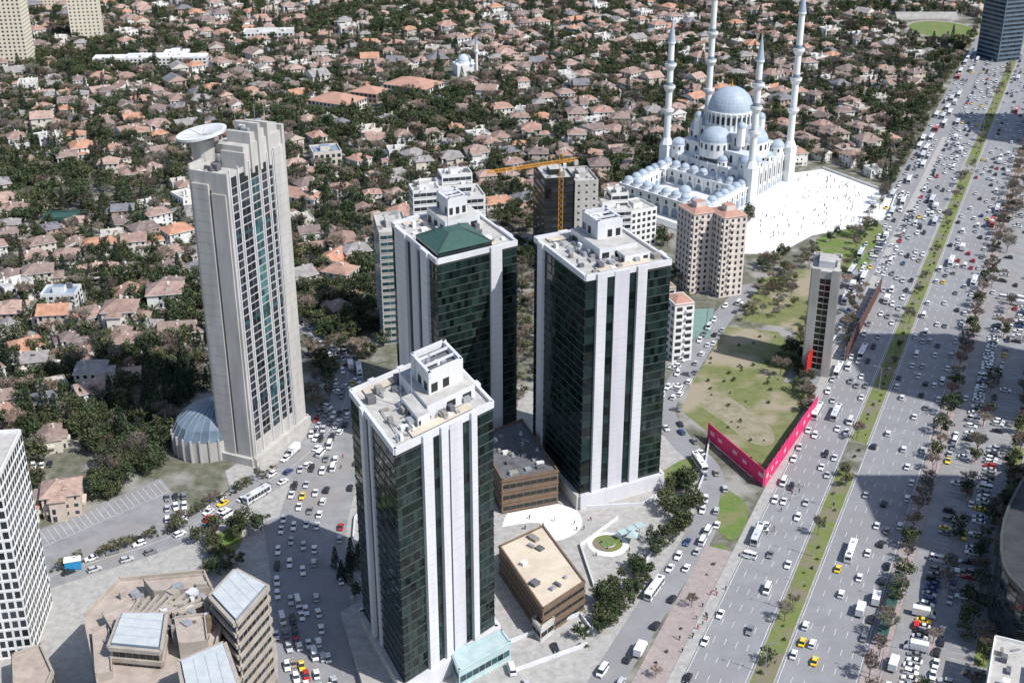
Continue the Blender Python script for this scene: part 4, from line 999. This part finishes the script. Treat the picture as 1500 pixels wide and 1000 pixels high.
# ------------------------------------------------------------------ street lamps
def lamp_mesh():
    mb=MB(); mb.cyl(0,0,0,.4,.25,.2,8,m_metal); mb.cyl(0,0,.4,11,.13,.08,8,m_metal)
    for s in(-1,1):
        mb.beam((0,0,10.8),(s*1.5,0,11.5),.1,m_metal); mb.beam((s*1.5,0,11.5),(s*2.6,0,11.6),.1,m_metal); mb.box(s*2.9,0,11.5,.9,.3,.14,m_metal)
    return mb.mesh('lamp')
lm=lamp_mesh()
for s in range(-60,900,32): x,y=RW(s,0); inst('street_lamp',lm,x,y,.15,PHI-math.pi/2)
for s in range(-60,400,38):
    x,y=RW(s,30.2); inst('street_lamp',lm,x,y,.13,PHI-math.pi/2)
# ------------------------------------------------------------------ people
def person_mesh(step):
    V=[(0,0,.95),(0,0,1.2),(0,0,1.42),(0,0,1.52),(0,0,1.68),(0,.19,1.40),(.02+step*.5,.25,1.12),(.08+step,.25,.88),(0,-.19,1.40),(.02-step*.5,-.25,1.12),(.05-step,-.25,.88),
       (0,.1,.9),(-step*.4,.1,.5),(-step*1.2,.1,.06),(-step*1.2+.14,.1,.04),(0,-.1,.9),(step*.8,-.1,.5),(step*1.1,-.1,.06),(step*1.1+.14,-.1,.04)]
    E=[(0,1),(1,2),(2,3),(3,4),(2,5),(5,6),(6,7),(2,8),(8,9),(9,10),(0,11),(11,12),(12,13),(13,14),(0,15),(15,16),(16,17),(17,18)]
    Rd=[.15,.14,.15,.06,.105,.06,.05,.035,.06,.05,.035,.1,.065,.045,.04,.1,.065,.045,.04]
    me=bpy.data.meshes.new('person_src'); me.from_pydata(V,E,[]); o=bpy.data.objects.new('tmp',me); col.objects.link(o)
    md=o.modifiers.new('s','SKIN')
    if not me.skin_vertices: raise RuntimeError('skin')
    for i,r in enumerate(Rd): me.skin_vertices[0].data[i].radius=(r,r*(1.25 if i in(1,2) else 1))
    me.skin_vertices[0].data[0].use_root=True
    dg=bpy.context.evaluated_depsgraph_get(); dg.update(); r=bpy.data.meshes.new_from_object(o.evaluated_get(dg)); bpy.data.objects.remove(o)
    if len(r.polygons)<20: raise RuntimeError('skin2')
    r.materials.clear(); r.materials.append(m_cloth); r.materials.append(m_skin)
    for p in r.polygons:
        p.material_index=1 if (p.center.z>1.5 or (abs(p.center.y)>.2 and p.center.z<.95)) else 0; p.use_smooth=True
    return r
try:
    PM=[person_mesh(.05),person_mesh(.22)]
except Exception as e:
    for o in [o for o in bpy.data.objects if o.name.startswith('tmp')]: bpy.data.objects.remove(o)
    print('skin fallback',e); mb=MB()
    for s in(-1,1): tube(mb,(0,s*.1,0),(0,s*.09,.9),.06,.1,m_cloth,8); tube(mb,(0,s*.25,.85),(0,s*.2,1.42),.035,.06,m_cloth,8)
    tube(mb,(0,0,.85),(0,0,1.45),.17,.2,m_cloth,8); tube(mb,(0,0,1.42),(0,0,1.52),.06,.06,m_skin,8); tube(mb,(0,0,1.5),(0,0,1.74),.11,.08,m_skin,8); PM=[mb.mesh('p')]
def ppl(px,n,z=.1):
    P=GP(px); xs=[p[0] for p in P]; ys=[p[1] for p in P]; c=0
    while c<n:
        x=U_(min(xs),max(xs)); y=U_(min(ys),max(ys))
        if inpoly(x,y,P): inst('pedestrian',random.choice(PM),x,y,z,U_(0,6.28)); c+=1
ppl([(1100,340),(1150,262),(1205,255),(1300,290),(1265,325),(1140,355)],130)
ppl([(745,760),(840,745),(940,790),(880,850)],14); ppl([(980,940),(1060,850),(1075,860),(1000,960)],16,.13); ppl([(1120,780),(1180,690),(1188,700),(1130,790)],10,.05)
ppl([(450,640),(500,600),(510,700)],10)
# ------------------------------------------------------------------ light, world, camera
el=math.radians(50); sd=Vector((.85,-.53,0)).normalized()*math.cos(el)+Vector((0,0,math.sin(el)))
sl=bpy.data.lights.new('sun','SUN'); sl.energy=5.0; sl.angle=math.radians(.5); sl.color=(1,.975,.94)
so=add(bpy.data.objects.new('sun',sl)); so.rotation_euler=(-sd).to_track_quat('-Z','Y').to_euler()
w=bpy.data.worlds.new('World'); sc.world=w; w.use_nodes=True; nt=w.node_tree
sk=nt.nodes.new('ShaderNodeTexSky'); sk.sky_type='NISHITA'; sk.sun_disc=False; sk.sun_elevation=el; sk.sun_rotation=math.atan2(.85,-.53)
bg=nt.nodes['Background']; bg.inputs[1].default_value=.15; nt.links.new(sk.outputs[0],bg.inputs[0])
cam=bpy.data.cameras.new('camera'); cam.sensor_width=36; cam.lens=36*FPX/1500; cam.clip_end=12000; cam.clip_start=1
co=add(bpy.data.objects.new('camera',cam)); co.location=(0,0,CAMH); co.rotation_euler=(math.pi/2-TH,0,0); sc.camera=co
